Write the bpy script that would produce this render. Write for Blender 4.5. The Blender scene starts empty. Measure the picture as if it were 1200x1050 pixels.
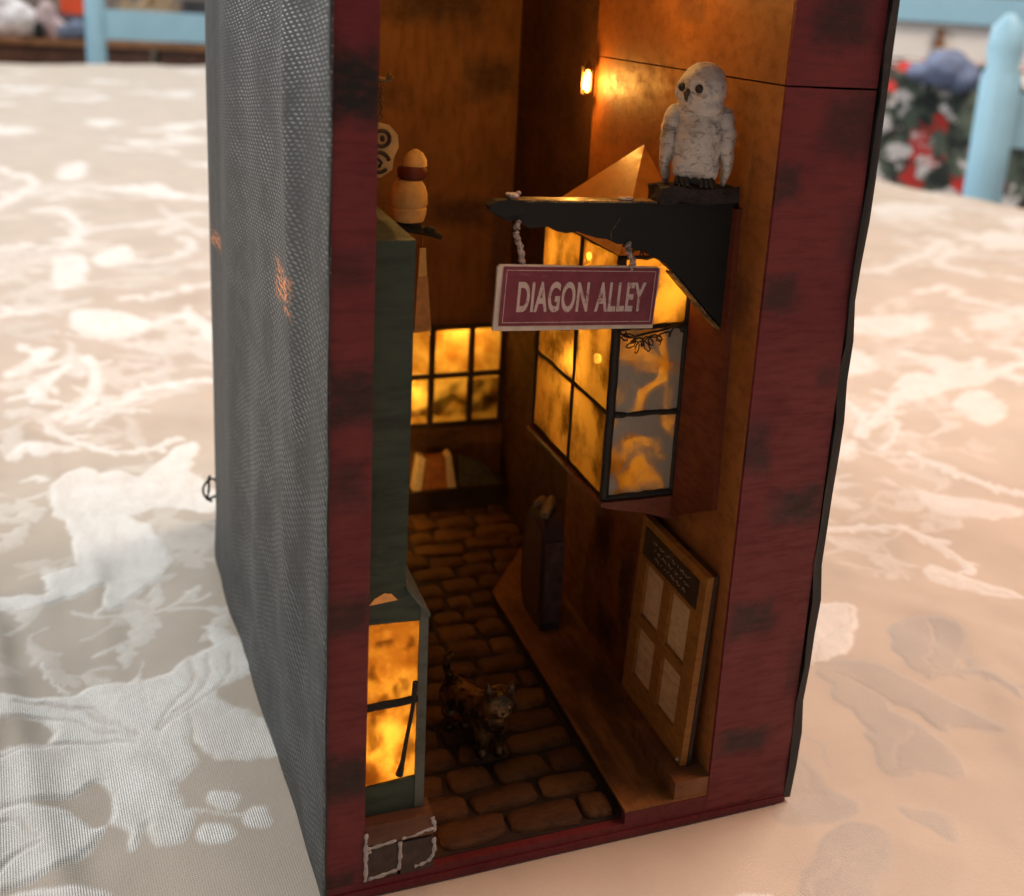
import bpy, bmesh, math, random
import numpy as np
from mathutils import Vector, Matrix, Euler, noise as mnoise

# everything below is written in centimetres and stored in metres
S = 0.01
scene = bpy.context.scene
col = scene.collection
rad = math.radians

# ------------------------------------------------------------------ camera
cam_d = bpy.data.cameras.new('camera')
cam = bpy.data.objects.new('camera', cam_d)
col.objects.link(cam)
scene.camera = cam
CR = (0.93384, -0.35265, 0.05976)          # right
CD = (-0.03725, -0.26205, -0.96434)        # down
CF = (0.35574, 0.89831, -0.25785)          # forward
cam.matrix_world = Matrix(((CR[0], -CD[0], -CF[0], -3.902 * S),
                           (CR[1], -CD[1], -CF[1], -22.648 * S),
                           (CR[2], -CD[2], -CF[2], 21.512 * S),
                           (0, 0, 0, 1)))
cam_d.sensor_width = 36.0
cam_d.sensor_fit = 'HORIZONTAL'
cam_d.lens = 36.0 * 1302.55 / 1200.0
cam_d.shift_x = (600 - 649.13) / 1200.0
cam_d.shift_y = (356.28 - 525) / 1200.0
cam_d.clip_start = 0.01
cam_d.clip_end = 100.0
cam_d.dof.use_dof = True
cam_d.dof.focus_distance = 0.285
cam_d.dof.aperture_fstop = 15.0

# ------------------------------------------------------------------ light
world = bpy.data.worlds.new('World')
scene.world = world
world.use_nodes = True
world.node_tree.nodes['Background'].inputs[0].default_value = (0.98, 0.98, 0.98, 1)
world.node_tree.nodes['Background'].inputs[1].default_value = 0.17

def area(name, loc, target, sx, sy, watts, colour):
    d = bpy.data.lights.new(name, 'AREA')
    d.shape = 'RECTANGLE'
    d.size, d.size_y, d.energy, d.color = sx, sy, watts, colour
    o = bpy.data.objects.new(name, d)
    col.objects.link(o)
    o.location = Vector(loc) * S
    o.rotation_euler = (Vector(target) - Vector(loc)).to_track_quat('-Z', 'Y').to_euler()
    return o

area('window_light', (-60, 405, 185), (5, 20, 0), 4.2, 1.9, 104, (0.98, 0.99, 1.0))
area('side_window_light', (-260, 60, 150), (0, 5, 5), 1.6, 1.6, 80, (0.97, 0.99, 1.0))
area('cupboard_fill_light', (185, 70, 240), (140, 130, 0), 1.2, 1.2, 70, (1.0, 0.84, 0.72))  # added fill lamp, brightens the cupboard and background at the right
area('warm_room_light', (80, -12, 78), (24, 6, 0), 0.5, 0.5, 8.8, (1.0, 0.54, 0.36))

scene.view_settings.view_transform = 'Standard'
scene.view_settings.look = 'None'
scene.view_settings.exposure = 0.0
scene.view_settings.gamma = 1.0
scene.cycles.use_denoising = True
scene.cycles.max_bounces = 10
scene.cycles.transparent_max_bounces = 12
scene.cycles.sample_clamp_indirect = 6.0

# ------------------------------------------------------------------ objects
def tag(o, label=None, cat=None, group=None, kind=None):
    if label: o['label'] = label
    if cat: o['category'] = cat
    if group: o['group'] = group
    if kind: o['kind'] = kind
    return o

ORG = {}                                    # world origin (cm) of every object

def empty(name, loc, label=None, cat=None, group=None):
    o = bpy.data.objects.new(name, None)
    o.empty_display_size = 0.01
    o.location = Vector(loc) * S
    col.objects.link(o)
    ORG[o.name] = Vector(loc)
    return tag(o, label, cat, group)

class MB:
    """collects shapes (cm) and builds one mesh object"""
    def __init__(s):
        s.bm = bmesh.new()
    def poly(s, verts, faces):
        v = [s.bm.verts.new(p) for p in verts]
        for f in faces:
            try: s.bm.faces.new([v[i] for i in f])
            except ValueError: pass
        return v
    def box(s, x0, x1, y0, y1, z0, z1, M=None, jit=0):
        P = [Vector((x, y, z)) for x in (x0, x1) for y in (y0, y1) for z in (z0, z1)]
        if jit: P = [p + Vector([random.uniform(-jit, jit) for _ in range(3)]) for p in P]
        if M: P = [M @ p for p in P]
        s.poly(P, [(0, 1, 3, 2), (4, 6, 7, 5), (0, 4, 5, 1), (2, 3, 7, 6), (0, 2, 6, 4), (1, 5, 7, 3)])
        return s
    def prism(s, pts, axis, a, b, M=None):
        def mk(p, t):
            q = list(p); q.insert(axis, t)
            return Vector(q) if M is None else M @ Vector(q)
        n = len(pts)
        s.poly([mk(p, a) for p in pts] + [mk(p, b) for p in pts],
               [tuple(range(n)), tuple(range(2 * n - 1, n - 1, -1))] +
               [(i, i + n, (i + 1) % n + n, (i + 1) % n) for i in range(n)])
        return s
    def tube(s, pts, r, n=8, caps=True):
        pts = [Vector(p) for p in pts]
        rs = r if isinstance(r, (list, tuple)) else [r] * len(pts)
        rings = []
        up = Vector((0.13, 0.27, 1)).normalized()
        for i, p in enumerate(pts):
            d = (pts[min(i + 1, len(pts) - 1)] - pts[max(i - 1, 0)]).normalized()
            u = d.cross(up)
            if u.length < 1e-3: u = d.cross(Vector((1, 0, 0)))
            u.normalize(); w = u.cross(d)
            rings.append([s.bm.verts.new(p + (u * math.cos(2 * math.pi * k / n) + w * math.sin(2 * math.pi * k / n)) * rs[i]) for k in range(n)])
        for a, b in zip(rings, rings[1:]):
            for k in range(n):
                s.bm.faces.new((a[k], a[(k + 1) % n], b[(k + 1) % n], b[k]))
        if caps:
            s.bm.faces.new(rings[0][::-1]); s.bm.faces.new(rings[-1])
        return s
    def ell(s, c, r, M=None, u=20, v=12):
        T = Matrix.Translation(Vector(c)) @ (M.to_4x4() if M else Matrix()) @ Matrix.Diagonal((*r, 1))
        bmesh.ops.create_uvsphere(s.bm, u_segments=u, v_segments=v, radius=1, matrix=T)
        return s
    def lathe(s, c, prof, n=20, M=None):
        c = Vector(c); rings = []
        for (r, z) in prof:
            ring = []
            for k in range(n):
                p = Vector((r * math.cos(2 * math.pi * k / n), r * math.sin(2 * math.pi * k / n), z))
                ring.append(s.bm.verts.new(c + (M @ p if M else p)))
            rings.append(ring)
        for a, b in zip(rings, rings[1:]):
            for k in range(n): s.bm.faces.new((a[k], a[(k + 1) % n], b[(k + 1) % n], b[k]))
        s.bm.faces.new(rings[0][::-1]); s.bm.faces.new(rings[-1])
        return s
    def bevel(s, w, seg=2):
        e = [e for e in s.bm.edges if len(e.link_faces) == 2 and e.calc_face_angle(0) > 0.5]
        bmesh.ops.bevel(s.bm, geom=e, offset=w, segments=seg, profile=0.7, affect='EDGES', clamp_overlap=True)
        return s
    def rough(s, cuts, amp, scale=1.0, seed=0):
        """break up straight edges: subdivide and push the vertices about"""
        bmesh.ops.subdivide_edges(s.bm, edges=s.bm.edges[:], cuts=cuts, use_grid_fill=True)
        for v in s.bm.verts:
            v.co += mnoise.noise_vector(v.co * scale + Vector((seed, seed * 3.1, 0))) * amp
        return s
    def build(s, name, m, parent=None, org=None, smooth=None, kind=None):
        bm = s.bm
        bmesh.ops.recalc_face_normals(bm, faces=bm.faces[:])
        if parent is not None: o0 = ORG[parent.name]
        elif org is not None: o0 = Vector(org)
        else:
            a = np.array([v.co for v in bm.verts])
            o0 = Vector(((a[:, 0].min() + a[:, 0].max()) / 2, (a[:, 1].min() + a[:, 1].max()) / 2, a[:, 2].min()))
        for v in bm.verts: v.co = (v.co - o0) * S
        me = bpy.data.meshes.new(name)
        bm.to_mesh(me); bm.free()
        return link(name, me, m, parent, o0, smooth, kind)

def link(name, me, m, parent, o0, smooth=None, kind=None):
    if m is not None: me.materials.append(m)
    o = bpy.data.objects.new(name, me)
    col.objects.link(o)
    ORG[o.name] = Vector(o0)
    if parent is not None: o.parent = parent
    else: o.location = Vector(o0) * S
    if smooth is True: me.shade_smooth()
    elif smooth: me.set_sharp_from_angle(angle=rad(smooth))
    if kind: o['kind'] = kind
    return o

def blob(prims, voxel, smooth_it=6, disp=0.0, dscale=1.0):
    """soft body: overlapping ellipsoids and tapered limbs fused into one skin; returns MB"""
    m = MB()
    for p in prims:
        if p[0] == 'e': m.ell(p[1], p[2], p[3] if len(p) > 3 else None, 24, 16)
        else:
            pts, rs = p[1], p[2]
            m.tube(pts, list(rs), 14)
            for q, r in ((pts[0], rs[0]), (pts[-1], rs[-1])): m.ell(q, (r, r, r), None, 14, 10)
    me = bpy.data.meshes.new('tmp'); m.bm.to_mesh(me); m.bm.free()
    o = bpy.data.objects.new('tmp', me); col.objects.link(o)
    r = o.modifiers.new('r', 'REMESH'); r.mode = 'VOXEL'; r.voxel_size = voxel
    sm = o.modifiers.new('s', 'SMOOTH'); sm.iterations = smooth_it; sm.factor = 0.5
    dg = bpy.context.evaluated_depsgraph_get()
    me2 = bpy.data.meshes.new_from_object(o.evaluated_get(dg))
    bpy.data.objects.remove(o)
    out = MB(); out.bm.from_mesh(me2)
    if disp:
        for v in out.bm.verts:
            v.co += v.normal * disp * mnoise.noise(v.co * dscale)
    return out

# ------------------------------------------------------------------ materials
class NT:
    def __init__(s, name):
        s.m = bpy.data.materials.new(name); s.m.use_nodes = True
        s.t = s.m.node_tree; s.b = s.t.nodes['Principled BSDF']; s.out = s.t.nodes['Material Output']
        s._cm = None
    def n(s, typ, **kw):
        nd = s.t.nodes.new(typ)
        for k, v in kw.items(): setattr(nd, k, v)
        return nd
    def put(s, sock, v):
        if isinstance(v, bpy.types.NodeSocket): s.t.links.new(v, sock)
        elif isinstance(v, (tuple, list)) and sock.type == 'RGBA': sock.default_value = (*v[:3], 1)
        else: sock.default_value = v
    def cm(s):
        if s._cm is None:
            tc = s.n('ShaderNodeTexCoord')
            vm = s.n('ShaderNodeVectorMath', operation='SCALE')
            s.t.links.new(tc.outputs['Object'], vm.inputs[0]); vm.inputs['Scale'].default_value = 100
            s._cm = vm.outputs[0]
        return s._cm
    def vmul(s, v, k):
        vm = s.n('ShaderNodeVectorMath', operation='MULTIPLY'); s.put(vm.inputs[0], v); vm.inputs[1].default_value = k
        return vm.outputs[0]
    def vadd(s, v, k):
        vm = s.n('ShaderNodeVectorMath', operation='ADD'); s.put(vm.inputs[0], v); s.put(vm.inputs[1], k)
        return vm.outputs[0]
    def math(s, op, a, b=0.0, c=None, clamp=False):
        nd = s.n('ShaderNodeMath', operation=op, use_clamp=clamp); s.put(nd.inputs[0], a); s.put(nd.inputs[1], b)
        if c is not None: s.put(nd.inputs[2], c)
        return nd.outputs[0]
    def noise(s, scale, detail=4, rough=0.55, dist=0.0, vec=None, off=None, colour=False):
        nd = s.n('ShaderNodeTexNoise'); v = vec if vec is not None else s.cm()
        if isinstance(scale, (tuple, list)): v = s.vmul(v, scale); scale = 1.0
        if off is not None: v = s.vadd(v, off)
        s.put(nd.inputs['Vector'], v)
        nd.inputs['Scale'].default_value = scale; nd.inputs['Detail'].default_value = detail
        nd.inputs['Roughness'].default_value = rough; nd.inputs['Distortion'].default_value = dist
        return nd.outputs['Color' if colour else 'Fac']
    def ramp(s, fac, stops, interp='LINEAR'):
        nd = s.n('ShaderNodeValToRGB'); nd.color_ramp.interpolation = interp
        e = nd.color_ramp.elements
        while len(e) < len(stops): e.new(0.5)
        for el, (p, c) in zip(e, stops):
            el.position = p; el.color = (*c, 1) if isinstance(c, (tuple, list)) else (c, c, c, 1)
        s.put(nd.inputs[0], fac)
        return nd.outputs[0]
    def mix(s, f, a, b, blend='MIX'):
        nd = s.n('ShaderNodeMix', data_type='RGBA', blend_type=blend)
        s.put(nd.inputs[0], f); s.put(nd.inputs[6], a); s.put(nd.inputs[7], b)
        return nd.outputs[2]
    def mr(s, v, a, b, c=0.0, d=1.0, smooth=True):
        nd = s.n('ShaderNodeMapRange', interpolation_type='SMOOTHSTEP' if smooth else 'LINEAR')
        s.put(nd.inputs[0], v)
        for i, k in enumerate((a, b, c, d)): nd.inputs[i + 1].default_value = k
        return nd.outputs[0]
    def bump(s, h, strength=0.3, dist=0.02):
        nd = s.n('ShaderNodeBump'); s.put(nd.inputs['Height'], h)
        nd.inputs['Strength'].default_value = strength; nd.inputs['Distance'].default_value = dist * S
        s.t.links.new(nd.outputs[0], s.b.inputs['Normal'])
        return nd.outputs[0]
    def set(s, **kw):
        for k, v in kw.items(): s.put(s.b.inputs[k.replace('_', ' ')], v)
        return s
    def smudges(s, lst, wob=0.8, axes=(1, 1, 1)):
        """soft hand-painted patches: (centre, radii, strength), centres in the object's own cm"""
        wn = s.noise(1.1, 5, 0.7, colour=True)
        tot = None
        for c, r, k in lst:
            v = s.vadd(s.cm(), tuple(-a for a in c))
            v = s.vmul(v, tuple((0.0 if q == 0 else 1.0 / q) for q in r))
            wv = s.vmul(s.vadd(wn, (-.5, -.5, -.5)), tuple((0.0 if q == 0 else wob * 2) for q in r))
            v = s.vadd(v, wv)
            ab = s.n('ShaderNodeVectorMath', operation='ABSOLUTE'); s.put(ab.inputs[0], v)
            sp = s.n('ShaderNodeSeparateXYZ'); s.put(sp.inputs[0], ab.outputs[0])
            dd = s.math('MAXIMUM', s.math('MAXIMUM', sp.outputs[0], sp.outputs[1]), sp.outputs[2])
            mk = s.math('MULTIPLY', s.mr(dd, 1.3, 0.35), k)
            tot = mk if tot is None else s.math('MAXIMUM', tot, mk)
        return tot

def paint(name, base, alt, rough=0.55, grain=(1.2, 1.2, 9.0), patches=None, patch_col=(0.012, 0.010, 0.009), speck=0.0,
          bump=0.35, spec=0.3, seed=0.0):
    m = NT(name)
    big = m.noise(0.55, 5, 0.6, off=(seed, 0, seed))
    st = m.noise(grain, 5, 0.65, off=(seed * 2, seed, 0))
    c = m.mix(m.mr(big, .3, .7), base, alt)
    c = m.mix(m.math('MULTIPLY', m.mr(st, .42, .72), .45), c, tuple(k * .45 for k in base))
    if patches:
        k = m.smudges(patches)
        k = m.math('MULTIPLY', k, m.mr(m.noise((2.5, 2.5, 5), 4, .7, off=(7, seed, 3)), .3, .55, .70, 1.0))
        c = m.mix(k, c, patch_col)
    wear = m.math('MULTIPLY', m.mr(m.noise(9, 3, .7, off=(3, 1, seed)), .70, .76), 0.5)
    c = m.mix(wear, c, tuple(min(1, k * 2.2 + .05) for k in alt))
    m.set(Base_Color=c, Roughness=m.mr(st, .3, .8, rough - .12, rough + .15), Specular_IOR_Level=spec)
    m.bump(m.math('ADD', m.math('MULTIPLY', st, .7), m.math('MULTIPLY', m.noise(14, 3, .6), .5)), bump, 0.03)
    return m.m

def plain(name, base, rough=0.6, var=0.25, scale=3.0, bump=0.2, spec=0.4, metal=0.0, bdist=0.02):
    m = NT(name)
    n = m.noise(scale, 5, .6)
    c = m.mix(m.mr(n, .3, .7), tuple(k * (1 - var) for k in base), tuple(min(1, k * (1 + var)) for k in base))
    m.set(Base_Color=c, Roughness=m.mr(n, .3, .7, max(.05, rough - .08), rough + .08), Specular_IOR_Level=spec, Metallic=metal)
    m.bump(m.noise(scale * 5, 4, .6), bump, bdist)
    return m.m

def glow(name, colour, strength):
    m = NT(name)
    m.set(Base_Color=(0.8, 0.5, 0.2), Emission_Color=colour, Emission_Strength=strength)
    return m.m

def pane_material(name, light, dark, grey=None, seed=0.0, clear=0.25, lo=.38, hi=.62):
    """hand-painted translucent sheet"""
    m = NT(name)
    n1 = m.noise(0.75, 4, .5, .2, off=(seed, seed * 1.7, seed * .6))
    n2 = m.noise((2.6, 2.6, 2.2), 5, .7, 0.0, off=(seed + 4, 0, 2))
    f = m.mr(m.math('ADD', m.math('MULTIPLY', n1, .68), m.math('MULTIPLY', n2, .32)), lo, hi)
    c = m.mix(f, dark, light)
    tr = m.n('ShaderNodeBsdfTranslucent'); m.put(tr.inputs[0], c)
    tp = m.n('ShaderNodeBsdfTransparent'); m.put(tp.inputs[0], m.mix(.5, c, (1, .8, .5)))
    mx = m.n('ShaderNodeMixShader'); m.put(mx.inputs[0], m.math('MULTIPLY_ADD', f, clear * .6, clear * .4))
    m.t.links.new(tr.outputs[0], mx.inputs[1]); m.t.links.new(tp.outputs[0], mx.inputs[2])
    m.b.inputs['Roughness'].default_value = .25
    if grey:
        g = m.mr(m.noise(0.8, 5, .62, .8, off=(seed * 3, 2, seed)), .36, .58)
        m.set(Base_Color=grey)
    else:
        g = 0.10
        m.set(Base_Color=tuple(k * .4 for k in dark))
    m.bump(m.math('ADD', n2, m.noise(6, 4, .6)), .5, .04)
    mx2 = m.n('ShaderNodeMixShader')
    m.put(mx2.inputs[0], m.math('MULTIPLY', g, .90) if grey else g)
    m.t.links.new(mx.outputs[0], mx2.inputs[1]); m.t.links.new(m.b.outputs[0], mx2.inputs[2])
    m.t.links.new(mx2.outputs[0], m.out.inputs['Surface'])
    return m.m

def led(name, loc, watts, parent, r=0.1, colour=(1.0, 0.50, 0.10), bulb=True, bright=30):
    """small warm bulb: the bead and the light it gives"""
    d = bpy.data.lights.new(name + '_light', 'POINT')
    d.energy, d.color, d.shadow_soft_size = watts, colour, r * S
    o = bpy.data.objects.new(name + '_light', d); col.objects.link(o)
    o.location = Vector(loc) * S
    if bulb:
        MB().ell((loc[0], loc[1], loc[2]), (r * .8, r * .8, r), None, 12, 8).build(name, M_LED, parent, smooth=True)

random.seed(7)
M_LED = glow('warm_bulb', (1.0, .62, .16), 90)
CLOTH_POLYS = [
[(-8.11,11.05),(-7.44,10.97),(-6.19,10.83),(-5.39,11.28),(-4.14,11.16),(-4.06,12.07),(-3.78,11.06),(-2.58,11.67),(-1.63,12.52),(-2.29,13.48),(-0.71,12.53),(-0.54,10.39),(-1.34,9.92),(-1.85,9.62),(-1.55,8.88),(-0.7,7.81),(-0.34,6.9),(-0.48,5.71),(-1.44,6.26),(-2.09,6.45),(-2.48,7.32),(-2.64,8.36),(-2.61,6.98),(-2.43,6.37),(-3.02,5.47),(-2.95,4.78),(-2.79,3.92),(-3.04,3.22),(-3.43,3.16),(-3.77,3.37),(-3.82,4.07),(-3.96,3.65),(-4.35,3.39),(-4.49,3.96),(-4.88,4.54),(-4.68,5.29),(-4.79,5.82),(-5.31,6.49),(-5.81,6.12),(-6.61,6.1),(-7.1,6),(-8.08,6.13),(-8.47,8.12),(-6.84,8.39),(-6.84,9.35),(-8.46,10.01)],
[(-8.03,5.64),(-6.6,5.85),(-5.38,4.69),(-4.98,4.42),(-5.45,3.5),(-6.36,3.07),(-7.76,2.82)],
[(-7.54,2.36),(-6.87,2.61),(-5.42,2.3),(-4.33,1.25),(-6.45,1.52)],
[(-1.56,4.45),(-1.7,4.2),(-2,4.17),(-2.28,4.37),(-2.38,4.69),(-2.24,4.95),(-1.94,4.98),(-1.65,4.77)],
[(-0.73,3.31),(-0.89,3.02),(-1.19,2.97),(-1.45,3.19),(-1.54,3.55),(-1.39,3.84),(-1.08,3.89),(-0.81,3.67)],
[(-1.81,3.04),(-1.98,2.75),(-2.32,2.71),(-2.64,2.94),(-2.76,3.32),(-2.6,3.62),(-2.25,3.66),(-1.92,3.42)],
[(-7.31,27.96),(-6.99,24.13),(-6.49,21.08),(-6.09,19.46),(-7.32,19.13),(-7.31,17.75),(-8.97,18.04),(-8.88,17.01),(-7.19,16.7),(-5.5,17.89),(-5.34,16.21),(-4.67,15.67),(-4.26,16.51),(-3.41,17.35),(-2.72,18.77),(-2.82,19.81),(-3.59,21.79),(-4.19,23.26),(-3.71,23.74),(-0.79,22.64),(-0.82,25.57),(-2.65,26.44),(-4.65,28.73)],
[(-7.47,27.41),(-6.18,29.65),(-5.07,28.1),(-4.44,28.17),(-4.15,26.64),(-2.62,30.22),(-0.94,31.54),(-1.43,27.7),(-0.56,24.22),(-2.41,23.9),(-3.89,23.34),(-7.01,23.56)],
[(-7.72,55.31),(-5.23,55.87),(-2.5,52.73),(-4.55,49.66),(-6.9,50.04)],
[(-9.45,73.21),(-7.26,73),(-7.02,63.23),(-8.94,62.39)],
[(-6.56,72.27),(-4.19,76.97),(-3.39,71.29),(-5.57,68.69)],
[(-10.45,120.59),(-8.32,123.68),(-8.44,112.41),(-10.86,111.83)],
[(46.98,45.54),(52.73,46.55),(54.58,45.32),(54.07,43.55),(50.65,42.3),(48.5,41.79),(45.31,43.15)],
[(42.51,39.53),(43.11,37.16),(41.73,34.56),(38.54,33.81)],
[(46.27,38.12),(48.57,35.46),(47.63,32.11),(46.36,29.75),(44.62,30.72),(45.65,34.54)],
[(43.31,33.25),(45.08,31.27),(43.29,29.72),(39.7,29.22)],
[(43.28,28.52),(45.9,29.22),(45.59,26.88),(42.85,24.66),(42.03,25.91)],
[(31.78,17.93),(33.72,16.69),(34.81,15.68),(36.16,14.98),(33.78,14.1),(31.83,14.92),(31.31,16.13)],
[(30.99,23.68),(32.65,24.27),(30.77,21.91),(28.14,20.37)],
[(26.42,10.56),(27.32,10.97),(28.25,9.61),(29.54,7.89),(27.44,8.89),(26.4,9.62)],
[(20.3,9.16),(21.97,9.14),(20.73,7.17),(19.45,6.02),(17.89,5.98),(18.84,7.42)],
[(21.82,6.87),(22.9,7.64),(24.49,7.49),(25.16,6.24),(24.16,4.98),(23,4.1),(21.66,4.01),(21.23,5.06)],
[(18.27,5.87),(20.46,5.27),(21.22,3.47),(21.53,2.73),(22.08,0.94),(20.79,1.5),(20.08,1.71),(19.79,2.8),(19.06,3.01),(19.74,2),(19.9,0.79),(19.24,-0.81),(18.2,-0.42),(16.95,-0.14),(16.93,1.1),(17.5,2.64),(17.5,3.86)],
[(14.37,2.02),(14.87,0.98),(14.62,0.04),(15.09,-0.74),(14.72,-1.25),(13.15,-1.24),(12.39,-0.56),(12.96,0.37)],
[(16.13,-1.05),(17.07,-1.64),(17.28,-2.62),(16.88,-2.79),(16.36,-1.89)],
[(13.13,-1.81),(14.24,-1.41),(15.16,-1.84),(14.48,-3.06),(13.21,-3.99),(11.39,-3.43)],
[(9.49,-2.85),(10.1,-2.72),(10.79,-2.99),(10.85,-3.26)]]
CLOTH_STROKES = [
(0.06,[(-2.87,4.34),(-2.27,4.12),(-1.47,3.69)]),
(0.07,[(-6.98,12.87),(-6.68,11.64),(-6.25,10.96)]),
(0.46,[(-8.02,35.06),(-6.88,36.43),(-6.05,38.83),(-5.89,42.56),(-6.58,45.44)]),
(0.33,[(-8.02,35.06),(-6.76,33.03),(-5.08,31.23),(-3.43,31.1),(-1.87,31.99)]),
(0.45,[(-6.83,35.08),(-5.12,37.48),(-2.85,40.05),(0.47,39.74)]),
(0.22,[(-5.97,34.9),(-4.76,36.27),(-3.15,35.95)]),
(0.5,[(-7.52,44.21),(-8.85,40.57),(-8.53,38.16)]),
(0.56,[(-9.38,31.25),(-8.68,32.48),(-7.98,31.4)]),
(0.69,[(-10.13,43.35),(-8.85,47.28)]),
(0.18,[(-8.69,28.1),(-8.3,28.83),(-7.8,28.1)]),
(0.57,[(-2.5,52.73),(-0.06,55.12),(1.15,48.73)]),
(0.4,[(-4.53,58.69),(-1.58,59.32),(2.17,62.1)]),
(0.45,[(-12.11,57.8),(-10.63,55.74),(-9.57,56.5)]),
(0.4,[(-3.39,71.29),(-0.6,71.02),(1.44,76.51),(0.38,79.68)]),
(0.57,[(-12.57,92.48),(-10.08,93.93),(-8.23,86.86),(-8.79,77.34),(-12.16,77.62),(-14.3,77.08)]),
(0.37,[(-7.52,83.44),(-2.24,85.67),(0.49,89.14)]),
(0.28,[(-13.53,68.57),(-10.01,68.79)]),
(0.66,[(-16.06,96.46),(-12.97,109.77),(-17.96,117.43)]),
(0.41,[(-11.29,98.4),(-5.52,105.01),(-0.02,102.67)]),
(0.53,[(-7.04,135.26),(-1.07,139.5),(3.44,134.43)]),
(0.69,[(59.49,60.13),(64.72,62.22),(71.45,65.82),(79.94,73.09),(77.26,68.37),(70.73,62.99),(71.12,58.84),(74.6,55.85)]),
(0.62,[(59.13,51.84),(63.19,53),(63.03,49.14),(64.34,47.9),(64.67,45.29)]),
(0.47,[(33.82,25.01),(37.74,27.89),(41.99,31.22),(44.62,30.72)]),
(0.76,[(44.62,30.72),(49.25,31.81),(50.52,30.24)]),
(0.51,[(50.51,35.12),(48.32,31.98),(53.85,33.79)]),
(0.3,[(54.66,41.67),(53.44,38.49),(56.31,36.4)]),
(0.19,[(37.02,26.94),(35.56,24.14),(33.7,23.09)]),
(0.21,[(37.25,32.13),(35.73,28.3),(34.45,25.89)]),
(0.33,[(34.9,21.9),(35.33,19.58),(36.25,17.29),(37.19,16.08)]),
(0.8,[(85.14,74.47),(88.94,75.1),(88.59,70.72)]),
(0.31,[(24.55,15.54),(27.91,14.72),(28.86,13.37),(29.05,11.2),(28.59,10)]),
(0.29,[(21.66,4.01),(23.62,3.7),(24.02,2.03)]),
(0.06,[(15.21,2.52),(15.59,1.67),(15.21,0.71)])]

# ================================================================== tablecloth
def catmull(pts, closed, k=6):
    P = np.array(pts, float); n = len(P); out = []
    for i in range(n if closed else n - 1):
        p0, p1, p2, p3 = (P[(i - 1) % n] if closed or i > 0 else P[i]), P[i], P[(i + 1) % n], (P[(i + 2) % n] if closed or i + 2 < n else P[(i + 1) % n])
        for t in np.linspace(0, 1, k, endpoint=False):
            out.append(.5 * (2 * p1 + (p2 - p0) * t + (2 * p0 - 5 * p1 + 4 * p2 - p3) * t * t + (3 * p1 - p0 - 3 * p2 + p3) * t ** 3))
    if not closed: out.append(P[-1])
    return np.array(out)

def smoothstep(a, b, x):
    t = np.clip((x - a) / (b - a), 0, 1); return t * t * (3 - 2 * t)

def vnoise(x, y, seed):
    """value noise on arrays"""
    r = np.random.RandomState(seed).rand(256, 256)
    xi, yi = np.floor(x).astype(int), np.floor(y).astype(int)
    fx, fy = x - xi, y - yi
    fx, fy = fx * fx * (3 - 2 * fx), fy * fy * (3 - 2 * fy)
    g = lambda a, b: r[a % 256, b % 256]
    return (g(xi, yi) * (1 - fx) + g(xi + 1, yi) * fx) * (1 - fy) + (g(xi, yi + 1) * (1 - fx) + g(xi + 1, yi + 1) * fx) * fy

EA = np.array((0.9153, 0.4027)); EB = np.array((-0.4027, 0.9153))       # the table's own axes
def axis(lo, d0, d1, hi, step, grow):
    a = list(np.arange(d0, d1, step)); h = step
    while a[-1] < hi: h = min(h * grow, 2.4); a.append(a[-1] + h)
    b = []; h = step; t = d0
    while t > lo: h = min(h * grow, 2.4); t -= h; b.append(t)
    return np.array(b[::-1] + a)
sv = axis(-150, -13, 34, 137 + 26, 0.085, 1.03)
tv = axis(-60, -16, 26, 278 + 26, 0.085, 1.022)
SV, TV = np.meshgrid(sv, tv, indexing='ij')
edge_s = 132.6 + 0.0343 * TV
ss = np.where(SV > 60, 60 + (SV - 60) * (edge_s - 60) / 77.0, SV)
ds, dt = np.maximum(SV - 137, 0), np.maximum(TV - 278, 0)
def over(d, R=2.5):                                                     # rolls over the table edge and hangs
    a = np.minimum(d / R, math.pi / 2)
    return R * np.sin(a), -(R * (1 - np.cos(a)) + np.maximum(d - R * math.pi / 2, 0))
os_, zs = over(ds); ot, zt = over(dt)
s2 = np.where(ds > 0, edge_s + os_, ss); t2 = np.where(dt > 0, 278 + ot, TV)
fold = .9 * np.sin(TV * .35 + vnoise(TV * .05, SV * 0, 3) * 6)
s2 = s2 + fold * np.minimum(-zs, 12) / 12
t2 = t2 + .9 * np.sin(SV * .31) * np.minimum(-zt, 12) / 12
X = s2 * EA[0] + t2 * EB[0]; Y = s2 * EA[1] + t2 * EB[1]
FX = SV * EA[0] + TV * EB[0]; FY = SV * EA[1] + TV * EB[1]             # flat cloth coordinates

pat = np.zeros_like(FX); shade = np.zeros_like(FX); relief = np.zeros_like(FX)
wobx = (vnoise(FX * 1.5, FY * 1.5, 5) - .5) * .30 + (vnoise(FX * 4.3, FY * 4.3, 25) - .5) * .10 + (vnoise(FX * .5, FY * .5, 6) - .5) * .4
woby = (vnoise(FX * 1.5, FY * 1.5, 8) - .5) * .30 + (vnoise(FX * 4.3, FY * 4.3, 28) - .5) * .10 + (vnoise(FX * .5, FY * .5, 9) - .5) * .4
QX, QY = FX + wobx, FY + woby

def CLOTH_SHADED(pl):                                                      # lower-right leaves, darkened in colour for their lost sheen
    c = np.mean(pl, axis=0); return 13 < c[0] < 30 and c[1] < 7 and c[1] < 9 - .12 * (c[0] - 13)

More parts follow.
